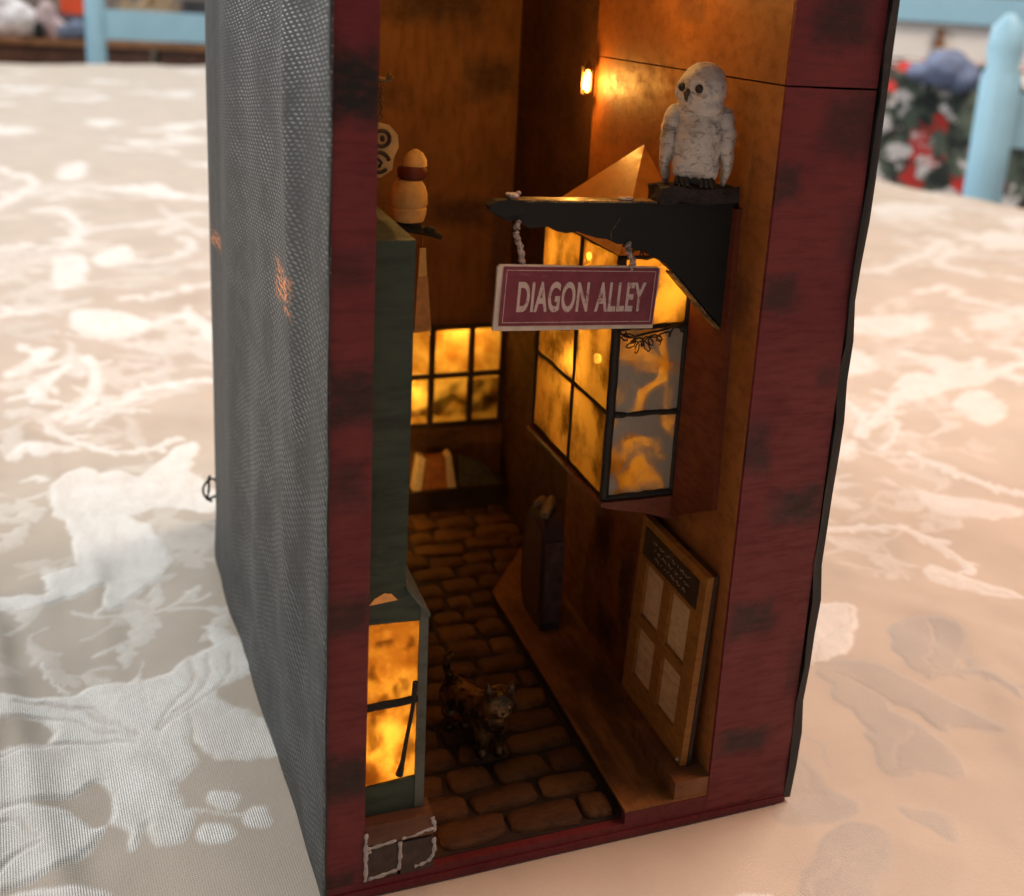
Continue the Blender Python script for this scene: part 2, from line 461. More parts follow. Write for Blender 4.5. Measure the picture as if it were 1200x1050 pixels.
def dist_to(pl, closed, x, y):
    d = np.full(x.shape, 1e9); n = len(pl)
    for i in range(n if closed else n - 1):
        a, b = pl[i], pl[(i + 1) % n]; e = b - a; L2 = max(e @ e, 1e-9)
        t = np.clip(((x - a[0]) * e[0] + (y - a[1]) * e[1]) / L2, 0, 1)
        d = np.minimum(d, np.hypot(x - a[0] - t * e[0], y - a[1] - t * e[1]))
    return d

def inside(pl, x, y):
    c = np.zeros(x.shape, bool); n = len(pl)
    for i in range(n):
        (x1, y1), (x2, y2) = pl[i], pl[(i + 1) % n]
        if y1 == y2: continue
        c ^= ((y1 > y) != (y2 > y)) & (x < (x2 - x1) * (y - y1) / (y2 - y1) + x1)
    return c

def window(pl, pad):
    lo, hi = pl.min(0) - pad, pl.max(0) + pad
    c = np.array([(a, b) for a in (lo[0], hi[0]) for b in (lo[1], hi[1])])
    su, tu = c @ EA, c @ EB
    i0, i1 = np.searchsorted(sv, su.min()), np.searchsorted(sv, su.max())
    j0, j1 = np.searchsorted(tv, tu.min()), np.searchsorted(tv, tu.max())
    return slice(max(i0 - 1, 0), i1 + 1), slice(max(j0 - 1, 0), j1 + 1)

def stamp(pl, closed, half, soft=.075, shaded=False, amt=1.0):
    soft = max(soft, 0.004 * max(0.0, float(pl[:, 1].mean())))
    w = window(pl, half + soft * 3 + .5)
    x, y = QX[w], QY[w]
    if x.size == 0: return
    d = dist_to(pl, closed, x, y)
    if closed: sd = np.where(inside(pl, x, y), d, -d)
    else:
        sd = half - d
    m = smoothstep(-soft, soft, sd)
    if shaded: shade[w] = np.maximum(shade[w], smoothstep(-4 * soft, -2 * soft, sd))
    pat[w] = np.maximum(pat[w], m * amt)
    relief[w] = np.maximum(relief[w], smoothstep(0, .2, sd) * amt)

def vein(pts, half, soft=.05):
    pl = catmull(pts, False, 6); w = window(pl, 1)
    d = dist_to(pl, False, QX[w], QY[w])
    k = 1 - smoothstep(half - soft, half + soft, d)
    pat[w] *= 1 - .45 * k; relief[w] *= 1 - k
for pl in CLOTH_POLYS: stamp(catmull(pl, True, 4), True, 0, shaded=CLOTH_SHADED(pl))
for hw, pl in CLOTH_STROKES: stamp(catmull(pl, False, 5), False, hw * .8, shaded=CLOTH_SHADED(pl))
lr = random.Random(77)
def leaf(cx, cy, b, le, wi, shaded=False, amt=1.0):
    lf = [(cx + math.cos(b) * le * t - math.sin(b) * wi * q, cy + math.sin(b) * le * t + math.cos(b) * wi * q)
          for t, q in ((0, 0), (.2, .7), (.35, .55), (.5, 1), (.65, .6), (.8, .55), (1, 0), (.8, -.4), (.62, -.75), (.5, -.5), (.3, -.8))]
    stamp(catmull(lf, True, 3), True, 0, shaded=shaded, amt=amt)
for hw, pl in CLOTH_STROKES:                                            # leaflets along every scroll
    q = catmull(pl, False, 5); acc = 0; side = 1
    for i in range(1, len(q) - 1):
        e = q[i + 1] - q[i - 1]; acc += np.hypot(*(q[i] - q[i - 1]))
        if acc > hw * 2.2:
            acc = 0; side = -side
            leaf(q[i][0], q[i][1], math.atan2(e[1], e[0]) + side * lr.uniform(.6, 1.2), hw * lr.uniform(2.0, 4.2), hw * lr.uniform(.5, .95), CLOTH_SHADED(pl))
for k in range(170):                                                     # paler sprigs between the scrolls
    yq = 14 + 100 * lr.random() ** 1.6; uq = lr.uniform(-.32, .10) if k % 2 else lr.uniform(.55, .95)
    xq = -3.9 + uq * (yq + 22.6); sc_ = .5 + yq / 40; a = lr.uniform(0, 6.28); amt = lr.uniform(.25, .6)
    q = [(xq, yq)]; tw = lr.uniform(-.5, .5)
    for _ in range(5):
        a += tw; q.append((q[-1][0] + math.cos(a) * 1.1 * sc_, q[-1][1] + math.sin(a) * 1.1 * sc_))
    stamp(catmull(q, False, 4), False, .12 * sc_, amt=amt)
    for j in (1, 2, 3, 4):
        leaf(q[j][0], q[j][1], a + lr.choice((-1, 1)) * lr.uniform(.5, 1.3), lr.uniform(1.2, 2.6) * sc_, lr.uniform(.3, .7) * sc_, amt=amt)
for pl in CLOTH_POLYS:                                                   # ribs of the larger leaves
    q = np.array(pl); c = q.mean(0)
    if len(pl) < 6 or np.ptp(q, axis=0).max() < 1.6 or c[1] > 12: continue
    far = np.argsort(-np.hypot(*(q - c).T))
    for k in far[:max(2, len(pl) // 6)]:
        e = q[k]; mid = (c + e) / 2 + np.array([e[1] - c[1], c[0] - e[0]]) * .10
        vein([c * .9 + e * .1, mid, c * .15 + e * .85], .035 + .0015 * max(0, c[1]))
rng = random.Random(21)
for k in range(260):                                                    # the weave goes on over the rest of the table
    s0, t0 = rng.uniform(-140, 130), rng.uniform(-55, 270)
    x, y = s0 * EA[0] + t0 * EB[0], s0 * EA[1] + t0 * EB[1]
    u = (x + 3.9) / (y + 22.6 + 1e-6)
    if -0.35 < u < 0.95 and -8 < y < (85 if u < .25 else 60): continue      # already drawn
    a = rng.uniform(0, 6.28); q = [(x, y)]; tw = rng.uniform(-.35, .35); L_ = rng.uniform(1.2, 2.6)
    for _ in range(6):
        a += tw; q.append((q[-1][0] + math.cos(a) * L_, q[-1][1] + math.sin(a) * L_))
    stamp(catmull(q, False, 4), False, rng.uniform(.5, 1.3))
    for j in (1, 3, 4):
        b = a + rng.uniform(-1.5, 1.5); cx, cy = q[j]; le, wi = rng.uniform(4, 8), rng.uniform(1, 2.2)
        lf = [(cx + math.cos(b) * le * t - math.sin(b) * wi * w_, cy + math.sin(b) * le * t + math.cos(b) * wi * w_)
              for t, w_ in ((0, 0), (.25, .8), (.5, 1), (.75, .6), (1, 0), (.75, -.5), (.5, -1), (.25, -.7))]
        stamp(catmull(lf, True, 3), True, 0)

wr = (vnoise(FX * .12, FY * .12, 11) - .5) * .5 + (vnoise(FX * .33 + 5, FY * .2, 12) - .5) * .30 + (vnoise(FX * 1.1, FY * .7, 13) - .5) * .07
for (a, b, c, h, w_) in ((0.96, 0.28, -4.6, .12, .55), (0.99, 0.1, -7.6, .14, .6), (0.985, .17, -2.4, .08, .5), (.9, .43, 15.5, .08, .7), (.97, .24, 25.5, .10, .8), (0.93, -.36, 20.5, .08, .6), (.2, .98, 34, .16, 1.4), (.98, .2, -9.5, .10, .6), (.1, .99, 60, .25, 2.5), (0.35, .94, -2.2, .05, .5),
                         (.05, 1.0, 120, .5, 6), (.02, 1.0, 185, .6, 8), (.96, -.28, 40, .15, 1.0), (.8, .6, 24, .09, .8)):
    dd = FX * a + FY * b - c + (vnoise(FX * .2, FY * .2, 17) - .5) * 1.6
    wr = wr + h * np.exp(-(dd / w_) ** 2)
calm = smoothstep(0, 5, np.maximum(np.maximum(-1.5 - FX, FX - 14.5), np.maximum(-1.5 - FY, FY - 23)))
Z = -.35 + np.minimum(zs, zt) + wr * (.15 + .85 * calm) * np.where(zs + zt < -1, .3, 1) + relief * .045
near_box = 1 - calm
Z = Z * calm + near_box * (np.minimum(Z, -.02) * .12 - .01 + relief * .01)
Z = np.where((FX > -1.6) & (FX < 13.4) & (FY > -.4) & (FY < 22.4), np.minimum(Z, -.015), Z)

ni, nj = FX.shape
idx = np.arange(ni * nj).reshape(ni, nj)
quads = np.stack([idx[:-1, :-1], idx[1:, :-1], idx[1:, 1:], idx[:-1, 1:]], -1).reshape(-1, 4)
me = bpy.data.meshes.new('tablecloth')
me.vertices.add(ni * nj); me.loops.add(len(quads) * 4); me.polygons.add(len(quads))
me.vertices.foreach_set('co', (np.stack([X, Y, Z], -1).reshape(-1, 3) * S).astype(np.float32).ravel())
me.loops.foreach_set('vertex_index', quads.astype(np.int32).ravel())
me.polygons.foreach_set('loop_start', np.arange(0, len(quads) * 4, 4, dtype=np.int32))
me.polygons.foreach_set('loop_total', np.full(len(quads), 4, dtype=np.int32))
at = me.attributes.new('weave', 'FLOAT', 'POINT'); at.data.foreach_set('value', pat.astype(np.float32).ravel())
at2 = me.attributes.new('shaded', 'FLOAT', 'POINT'); at2.data.foreach_set('value', shade.astype(np.float32).ravel())
me.update(calc_edges=True); me.validate()

m = NT('damask_cloth')
w_ = m.n('ShaderNodeAttribute', attribute_name='weave').outputs['Fac']
wv = m.noise((8, 30, 1), 3, .7); wv2 = m.noise((32, 7, 1), 3, .7)
stain = m.noise(.25, 4, .6)
g = m.mix(m.mr(stain, .3, .7), (.45, .375, .295), (.51, .425, .335))
g = m.mix(m.math('MULTIPLY', m.mr(wv, .4, .7), .25), g, (.38, .315, .25))
p_ = m.mix(m.mr(wv2, .35, .7), (.80, .77, .71), (.66, .625, .56))
def rib(m, fx, fy):
    sp = m.n('ShaderNodeSeparateXYZ'); m.put(sp.inputs[0], m.cm())
    return m.math('SINE', m.math('ADD', m.math('MULTIPLY', sp.outputs[0], fx), m.math('MULTIPLY', sp.outputs[1], fy)))
rc = rib(m, 98, 10)
p_ = m.mix(m.math('MULTIPLY', m.mr(rc, -.4, 1, 0, .5), m.mr(m.noise(1.3, 3, .6), .35, .6, .2, 1)), p_, (.50, .455, .40))
dl = m.n('ShaderNodeAttribute', attribute_name='shaded').outputs['Fac']
p_ = m.mix(m.math('MULTIPLY', dl, .75), p_, (.36, .30, .24))  # missing sheen painted as a darker leaf colour
w_ = m.math('MULTIPLY', w_, m.mr(m.noise((1.5, .5, 1), 5, .7, .6), .30, .60, .70, 1.0))
w_ = m.math('MULTIPLY', w_, m.mr(m.noise(.35, 3, .5, off=(9, 3, 0)), .35, .6, .82, 1.0))
m.set(Base_Color=m.mix(w_, g, p_), Roughness=m.mr(w_, 0, 1, .62, .40, False), Specular_IOR_Level=m.mr(w_, 0, 1, .30, .55, False),
      Sheen_Weight=.15, Sheen_Roughness=.4)
r1, r2 = rib(m, 98, 10), rib(m, -9, 98)
hgt = m.math('ADD', m.math('MULTIPLY', r1, m.mr(w_, 0, 1, .10, .6, False)), m.math('MULTIPLY', r2, .12))
hgt = m.math('ADD', hgt, m.math('MULTIPLY', m.noise(4, 5, .7), .7))
m.bump(hgt, .42, .025)
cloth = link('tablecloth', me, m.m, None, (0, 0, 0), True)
tag(cloth, 'beige and silver-white damask tablecloth with woven leaf scrolls', 'tablecloth')

M_BROWN = plain('brown_wood', (.20, .085, .035), .45, .35, .4, .1)

# ================================================================== the book nook
NO = Vector((6.5, 10.0, 0.0))
nook = empty('book_nook', NO, 'tall maroon book nook box with a lamplit miniature alley inside', 'book nook')
def nk(x, y, z): return (x - NO.x, y - NO.y, z - NO.z)

RED, RED2 = (.125, .015, .020), (.155, .024, .027)
pl_r = [((10.8, 0, 17.8), (.42, 0, .55), .75), ((10.95, 0, 15.1), (.55, 0, .5), .75), ((10.75, 0, 11.0), (.5, 0, .8), .7), ((12.3, 0, 9.3), (.95, 0, .55), .85),
        ((12.35, 0, 19.2), (.8, 0, .9), .7), ((11.2, 0, 6.1), (.75, 0, .6), .8), ((11.4, 0, 2.3), (.9, 0, .42), .85), ((11.8, 0, 21.6), (.9, 0, .7), .8),
        ((12.6, 0, 12.8), (.4, 0, .35), .5), ((12.7, 0, 16.4), (.35, 0, .8), .4), ((12.8, 0, 4.4), (.3, 0, .9), .4)]
pl_l = [((.42, 0, 19.75), (.75, 0, .85), 1.0), ((.35, 0, 16.0), (.5, 0, .45), .45), ((.5, 0, 13.1), (.7, 0, .75), .85), ((.42, 0, 11.1), (.5, 0, .6), .6),
        ((.45, 0, 7.8), (.6, 0, .55), .75), ((.38, 0, 3.5), (.75, 0, .7), .9), ((.25, 0, .5), (.5, 0, .4), .8)]
nkp = lambda L_: [(nk(*c), r, k) for c, r, k in L_]
M_RED_R = paint('maroon_paint_right', RED, RED2, .55, (1.0, 1.0, 6.0), nkp(pl_r), (.016, .012, .012), seed=1.3)
M_RED_L = paint('maroon_paint_left', RED, RED2, .55, (1.0, 1.0, 6.0), nkp(pl_l), (.012, .010, .010), seed=4.1)
M_RED = paint('maroon_paint', (.10, .010, .015), (.13, .018, .022), .5, (3, 1, 3), seed=2.2)
M_WALL = paint('rust_wall_paint', (.235, .075, .015), (.31, .11, .024), .6, (.8, 2.0, 3.0),
               nkp([((10.5, 9.8, 18.2), (0, 1.0, .9), .45), ((10.5, 5, 21.8), (0, .9, .5), .6), ((10.5, 9, 14), (0, 1, .7), .6),
                    ((10.5, 8.0, 4.6), (0, .7, 1.0), .75), ((10.5, 6.0, 3.6), (0, .5, 1.8), .8), ((10.5, 7.2, 1.6), (0, .9, .7), .85), ((10.5, 1.5, 10.2), (0, .3, 1.0), .5), ((10.5, .9, 14.6), (0, .5, .8), .5),
                    ((10.5, 10.6, 7), (0, .6, 2), .6)]), (.04, .018, .012), seed=3.0, bump=.45)
M_WALL_D = paint('shaded_wall_paint', (.045, .018, .008), (.085, .034, .012), .65, (.8, 2.0, 3.0), seed=6.0)  # shade of the recessed wall put into a darker colour
M_BACK = paint('ochre_wall_paint', (.16, .066, .016), (.22, .095, .024), .65, (3.0, .8, .8),
               nkp([((7.5, 20, 21.6), (2.2, 0, 1.0), .8), ((9.8, 20, 18.6), (1.2, 0, .9), .75), ((8.8, 20, 13.2), (1.8, 0, .7), .75), ((5.4, 20, 17.8), (1.2, 0, .6), .5),
                    ((7.0, 20, 3.2), (3.0, 0, .7), .8), ((10.6, 20, 12), (.5, 0, 3), .7), ((4.5, 20, 14), (1, 0, 1.5), .4)]), (.03, .014, .010), seed=8.0)
M_DARK = plain('dark_stain', (.035, .018, .010), .6, .4, 1.5, .3)
M_BLACK = plain('matte_black_paint', (.0085, .009, .009), .72, .35, 2.0, .25, .35)
M_PALE = plain('cream_board', (.75, .66, .5), .7, .08, 2.0, .1)

MB().box(-.02, 13.02, -.17, 21.8, 0, .20).bevel(.05).rough(3, .03, .8).build('base_plate', M_RED, nook, smooth=40)
MB().prism([(0.0, .205), (13.0, .205), (13.0, .30), (10.485, .30), (10.485, .745), (7.99, .745), (7.99, .43), (0.0, .43)], 1, -.12, .12).bevel(.03).build('base_riser', M_RED, nook)
MB().box(0, .94, -.12, -.02, .44, 24.0).bevel(.035).rough(6, .018, .9, 3).build('front_pillar', M_RED_L, nook, smooth=40)
MB().box(10.487, 12.99, -.12, -.02, .305, 20.04).bevel(.035).rough(6, .018, .9, 5).build('front_pillar', M_RED_R, nook, smooth=40)
MB().box(10.487, 12.99, -.115, -.02, 20.085, 24.0).bevel(.03).build('front_pillar', M_RED_R, nook, smooth=40)
MB().box(.55, .938, -.015, 21.55, .21, 23.98).build('left_wall', M_WALL, nook)
MB().box(10.485, 11.25, -.015, 11.3, .31, 20.045).bevel(.02).build('right_wall', M_WALL, nook)
MB().box(10.480, 11.25, -.015, 11.32, 20.085, 23.98).bevel(.02).build('right_wall', M_WALL, nook)
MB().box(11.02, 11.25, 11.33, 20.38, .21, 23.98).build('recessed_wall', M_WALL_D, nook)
# back wall with its window opening
WX0, WX1, WZ0, WZ1 = 6.2, 10.92, 4.0, 8.35
bw = MB()
bw.prism([(.94, .21), (11.02, .21), (11.02, WZ0), (.94, WZ0)], 1, 20.4, 20.6)
bw.prism([(.94, WZ1), (11.02, WZ1), (11.02, 23.98), (.94, 23.98)], 1, 20.4, 20.6)
bw.prism([(.94, WZ0), (WX0, WZ0), (WX0, WZ1), (.94, WZ1)], 1, 20.4, 20.6)
bw.prism([(WX1, WZ0), (11.02, WZ0), (11.02, WZ1), (WX1, WZ1)], 1, 20.4, 20.6)
bw.build('back_wall', M_BACK, nook)
MB().box(.4, 12.8, 21.6, 21.78, .21, 23.98).build('back_board', M_PALE, nook)
MB().box(12.75, 12.985, .345, 21.59, .21, 23.98).build('outer_wall', M_RED, nook)
MB().box(0, 13.0, -.12, 21.78, 24.005, 24.3).bevel(.04).build('top_board', M_RED, nook)  # unseen top, added to stop light leaking in from above

# black imitation-leather covers
m = NT('black_twill_cover')
sp = m.n('ShaderNodeSeparateXYZ'); wob = m.noise(.5, 3, .5, colour=True)
m.put(sp.inputs[0], m.vadd(m.cm(), m.vmul(wob, (0, .9, .05))))
yy, zz = sp.outputs[1], sp.outputs[2]
d1 = m.math('ADD', m.math('MULTIPLY', yy, 11.5), m.math('MULTIPLY', zz, -24))
d2 = m.math('ADD', m.math('MULTIPLY', yy, 6.5), m.math('MULTIPLY', zz, 62))
a_ = m.math('MULTIPLY_ADD', m.math('SINE', d1), .5, .5)
b_ = m.math('MULTIPLY_ADD', m.math('SINE', d2), .5, .5)
tw = m.math('MULTIPLY', a_, m.math('MULTIPLY_ADD', b_, .75, .25))
fade = m.mr(m.math('ADD', yy, m.math('MULTIPLY', m.noise(.35, 3, .5), 6)), 3.0, 12.0, 1.0, .15)
tw = m.math('MULTIPLY', tw, m.math('MULTIPLY', fade, m.mr(m.noise((.5, .45, .8), 5, .65), .3, .65, .35, 1.15)))
base = m.mix(m.mr(tw, .25, .95), (.0085, .0099, .0102), (.062, .070, .072))
base = m.mix(m.math('MULTIPLY', m.mr(m.noise(2.5, 5, .7), .45, .75), .35), base, (.060, .066, .066))
fl = m.smudges([(nk(-.6, 4.6, 14.4), (0, 1.3, .5), 1), (nk(-1, 16.6, 13.1), (0, 1.2, .3), .8)], .5)
fl = m.math('MULTIPLY', fl, m.mr(m.noise((1, 1.6, 9), 4, .75), .48, .56))
base = m.mix(fl, base, (.85, .26, .06))
m.set(Base_Color=base, Roughness=m.mr(tw, .1, .9, .62, .38), Specular_IOR_Level=.55)
m.bump(m.math('ADD', tw, m.math('MULTIPLY', m.noise((1, .5, .9), 5, .6, .8), 1.6)), .6, .05)
M_COVER = m.m

foot_y = [-.25, 0, 1.7, 5.6, 10.6, 14, 15.9, 18.5, 21.0, 21.9]
foot_x = [.0, -.06, -.12, -.34, -.62, -.95, -1.12, -1.10, -.85, -.55]
ny, nz = 120, 130
us = np.linspace(-.22, 21.95, ny); zs_ = np.linspace(.02, 24.2, nz)
U, Zc = np.meshgrid(us, zs_, indexing='ij')
x = np.interp(U, foot_y, foot_x)
x = x - .035 * np.sin(U * 1.35 + Zc * .12 + 2.0 * vnoise(U * .2, Zc * .1, 31)) * smoothstep(.5, 3, U) - .11 * (vnoise(U * .45, Zc * .16, 32) - .5) * smoothstep(.2, 3, U)
x = x - .10 * np.exp(-((U - 3.4 - .10 * (Zc - 14)) / .7) ** 2) * smoothstep(6, 14, Zc)
yv = U + np.where(U < 0.3, .09 * (vnoise(Zc * 1.3, U * 0, 33) - .5), 0)
x = np.where(U < .1, x + .03 * (vnoise(Zc * 2.3, U, 34) - .5), x)
x = np.minimum(x, -.008)
x = x - .12 * smoothstep(2.2, 0, Zc) * (vnoise(U * .5, Zc * .2, 35)) * smoothstep(2, 6, U)
vs = np.stack([x, yv, Zc], -1).reshape(-1, 3)
id_ = np.arange(ny * nz).reshape(ny, nz)
fs = np.stack([id_[:-1, :-1], id_[1:, :-1], id_[1:, 1:], id_[:-1, 1:]], -1).reshape(-1, 4)
mb = MB(); mb.poly([Vector(v) for v in vs], [tuple(int(i) for i in f) for f in fs])
bmesh.ops.recalc_face_normals(mb.bm, faces=mb.bm.faces[:])
bmesh.ops.solidify(mb.bm, geom=mb.bm.faces[:], thickness=-.004)
cover = mb.build('side_cover', M_COVER, nook, smooth=True)
tag(cover, 'charcoal twill imitation leather with an orange paint speck')
M_COVER2 = plain('black_cover_edge', (.007, .007, .007), .5, .5, 3, .6, .5)
MB().box(13.0, 13.24, -.16, 21.8, .12, 24.2).bevel(.05).rough(22, .13, 2.0, 2).build('side_cover', M_COVER2, nook, smooth=50)
MB().box(-.045, -.004, -.20, -.02, .15, 24.0).rough(18, .05, 2.2, 8).build('cover_edge', M_COVER2, nook, smooth=50)
lp = [(-1.15 - .32 * math.sin(t) - .1 * math.cos(2.3 * t), 18.6 + .3 * math.cos(t * 1.7), 2.8 + .42 * math.cos(t)) for t in np.linspace(0, 9, 46)]
MB().tube(lp, .05, 6).build('thread_loop', M_BLACK, nook, smooth=True)

# ---------------------------------------------------------------- street
M_STREET = plain('dark_street_ground', (.022, .011, .006), .75, .4, 2, .4)
street = MB().box(.94, 11.0, .13, 19.0, .21, .44).build('street', M_STREET, nook)
m = NT('cobble_paint')
oi = m.n('ShaderNodeObjectInfo').outputs['Random']
n_ = m.noise(1.6, 5, .65, off=m.n('ShaderNodeObjectInfo').outputs['Location'])
c_ = m.mix(oi, (.085, .034, .010), (.15, .066, .020))
c_ = m.mix(m.math('MULTIPLY', m.mr(n_, .42, .7), .7), c_, (.020, .009, .005))
m.set(Base_Color=c_, Roughness=.7, Specular_IOR_Level=.25)
m.bump(m.noise(4, 5, .7), .8, .09)
M_COB = m.m
protos = []
for k in range(7):
    rr = random.Random(40 + k); n = 10
    b = bmesh.new(); rings = []
    ph = [rr.uniform(.90, 1.06) for _ in range(n)]
    for sc, z in ((1.0, 0), (.985, .11), (.86, .19)):
        ring = []
        for i in range(n):
            t = 2 * math.pi * (i + .5) / n
            cx, sy = math.cos(t), math.sin(t)
            ex = math.copysign(abs(cx) ** .45, cx) * .5; ey = math.copysign(abs(sy) ** .45, sy) * .5
            ring.append(b.verts.new((ex * ph[i] * sc * S, ey * ph[i] * sc * S, (z + rr.uniform(-.012, .012) * (z > 0)) * S)))
        rings.append(ring)
    top = b.verts.new((0, 0, .215 * S))
    for p, q in zip(rings, rings[1:]):
        for i in range(n): b.faces.new((p[i], p[(i + 1) % n], q[(i + 1) % n], q[i]))
    for i in range(n): b.faces.new((rings[-1][i], rings[-1][(i + 1) % n], top))
    me_ = bpy.data.meshes.new('cobblestone'); b.to_mesh(me_); b.free(); me_.shade_smooth(); me_.materials.append(M_COB)
    protos.append(me_)
rr = random.Random(5)
y = .18; row = 0
so = ORG[street.name]
while y < 18.7:
    dep = rr.uniform(.92, 1.12)
    xa = 2.75 if y < 1 else (2.1 if y < 4.2 else 1.2)
    xe = 7.93 if y + dep < 11.6 else (8.0 + (y - 11.3) * .75 if y < 14.8 else 10.9)
    xx = xa - rr.uniform(0, .7) if y > 4.2 else xa + rr.uniform(0, .3)
    while xx < xe - .35:
        w = min(rr.uniform(1.35, 2.15) if y < 8 else rr.uniform(.9, 2.1), xe - xx)
        if xe - xx - w < .5: w = xe - xx
        o = bpy.data.objects.new('cobblestone', rr.choice(protos)); col.objects.link(o); o.parent = street
        jy = .05 if y < 8 else .14
        o.location = (Vector((xx + w / 2, y + dep / 2 + rr.uniform(-jy, jy), .435)) - so) * S
        o.scale = (w - .05, dep - .06, rr.uniform(.55, .9))
        o.rotation_euler = (rr.uniform(-.04, .04), rr.uniform(-.04, .04), rr.uniform(-.06, .06) * (1 if y < 8 else 3) + (math.pi if rr.random() < .5 else 0))
        xx += w
    y += dep; row += 1
M_KERB = paint('kerb_paint', (.19, .075, .020), (.26, .11, .030), .5, (6, 1.0, 2), nkp([((9.6, 5.2, .75), (.6, 1.6, 0), .85), ((9.3, 7.0, .75), (.7, .9, 0), .7), ((9.0, .6, .75), (.7, .4, 0), .5), ((8.3, 3.0, .75), (.25, 2.2, 0), .7), ((8.4, 9.5, .75), (.4, 1.6, 0), .5), ((9.9, 9.8, .75), (.5, 1.4, 0), .7), ((9.2, 2.6, .75), (.25, 1.9, 0), .6), ((8.9, 5.6, .75), (.3, .8, 0), .6)]), (.03, .014, .008), seed=5.5)  # dark patches also put deeper shade into the kerb colour
MB().prism([(7.98, -.10), (10.483, -.10), (10.483, 11.32), (11.0, 11.34), (11.0, 15.0), (10.2, 14.8), (8.02, 11.8)], 2, .752, .83).bevel(.03).build('sidewalk', M_KERB, nook, smooth=40)
MB().prism([(8.02, .14), (10.45, .14), (10.45, 11.3), (10.9, 11.36), (10.9, 14.9), (10.2, 14.7), (8.06, 11.75)], 2, .442, .75).build('kerb', M_DARK, nook)
M_STEP = paint('step_paint', (.13, .044, .018), (.19, .075, .024), .5, (2, 4, 2), seed=9.1)
MB().box(9.45, 10.483, -.09, 2.75, .833, 1.36).bevel(.04).build('step', M_STEP, nook, smooth=40)
MB().box(9.85, 10.483, 2.76, 5.3, .833, 1.34).bevel(.04).build('step', M_STEP, nook, smooth=40)
MB().box(.95, 11.01, 19.02, 20.395, .21, 1.6).bevel(.05).build('ledge', M_DARK, nook, smooth=40)

# ---------------------------------------------------------------- green shop front on the left
M_GREEN = paint('dark_green_paint', (.024, .042, .028), (.036, .052, .036), .55, (1.2, 1.2, 5), nkp([((1.4, .3, 12.3), (.6, 0, .2), .6), ((1.2, .3, 10.0), (.5, 0, .9), .35)]), (.008, .012, .009), seed=2.0)
M_GREEN_E = paint('paler_green_paint', (.060, .075, .062), (.085, .10, .085), .5, (2, 2, 3), seed=7.0)  # paler green for the stile and hood
g = MB()
g.box(.945, 1.90, .30, 4.2, 8.10, 16.48)
shop = g.bevel(.02).build('green_shopfront', M_GREEN, nook, smooth=40)
tag(shop, 'dark green shop front with lit window at the left')
f = MB()
f.prism([(.945, 1.96), (2.26, 1.96), (2.26, 2.88), (.945, 2.78)], 1, .30, .46)
f.bevel(.02).build('frame_rail', M_GREEN, shop, smooth=40)
f = MB()
f.prism([(.945, 7.28), (2.26, 7.22), (2.26, 7.62), (1.88, 8.095), (.945, 8.095)], 1, .30, .46)
f.bevel(.02).build('frame_rail', M_GREEN, shop, smooth=40)
MB().prism([(2.262, 1.97), (2.50, 1.97), (2.47, 7.30), (2.262, 7.60)], 1, .285, 4.2).bevel(.02).build('frame_stile', M_GREEN_E, shop, smooth=40)
MB().prism([(2.52, 7.27), (2.50, 7.40), (1.905, 8.22), (1.905, 8.10), (2.40, 7.40)], 1, .26, 4.2).bevel(.01).build('sloping_hood', M_GREEN_E, shop, smooth=40)
M_SHOPGLASS = pane_material('shop_pane', (.96, .84, .48), (.52, .36, .15), seed=2.3, clear=.22, lo=.38, hi=.62)
MB().box(.95, 2.262, .37, .41, 5.10, 7.25).build('pane', M_SHOPGLASS, shop)
MB().box(.95, 2.262, .37, .41, 2.80, 5.00).build('pane', M_SHOPGLASS, shop)
MB().tube([(.95, .36, 4.99), (1.4, .34, 5.03), (1.9, .35, 5.03), (2.27, .34, 5.07)], .10, 8).build('glazing_bar', M_BLACK, shop, smooth=50)
MB().tube([(2.20, .31, 5.55), (2.14, .29, 4.8), (2.02, .3, 4.0), (1.93, .29, 3.35), (1.86, .3, 3.0)], [.07, .05, .055, .06, .10], 8).build('stick', M_BLACK, shop, smooth=50)
MB().prism([(1.02, 7.80), (1.70, 7.86), (1.55, 8.03), (1.38, 8.07), (1.15, 7.96)], 1, .275, .297).build('pane', plain('amber_paper', (.80, .38, .10), .6, .15, 4, .2), shop)
MB().box(.95, 2.26, 2.6, 2.7, 1.97, 7.5).build('bounce_board', M_PALE, shop)  # unseen cream board, added to bounce the bulb light
M_BEAM = paint('brown_beam', (.085, .035, .018), (.12, .05, .024), .5, (1, 4, 8), seed=4.0)
MB().prism([(-.12, 1.42), (-.17, 1.55), (-.13, 1.74), (-.02, 1.93), (.16, 1.955), (.6, 1.955), (.6, 1.42)], 0, .945, 2.66).bevel(.02).build('plinth_beam', M_BEAM, shop, smooth=40)
M_BRICK = plain('dark_brick', (.050, .034, .028), .7, .35, 4, .5)
for a, b in ((.96, 1.78), (1.86, 2.68)):
    MB().box(a, b, -.135, .4, .46, 1.37, jit=.02).bevel(.03).build('brick', M_BRICK, shop, smooth=40)
M_MORTAR = plain('white_mortar', (.36, .34, .33), .7, .2, 8, .5)
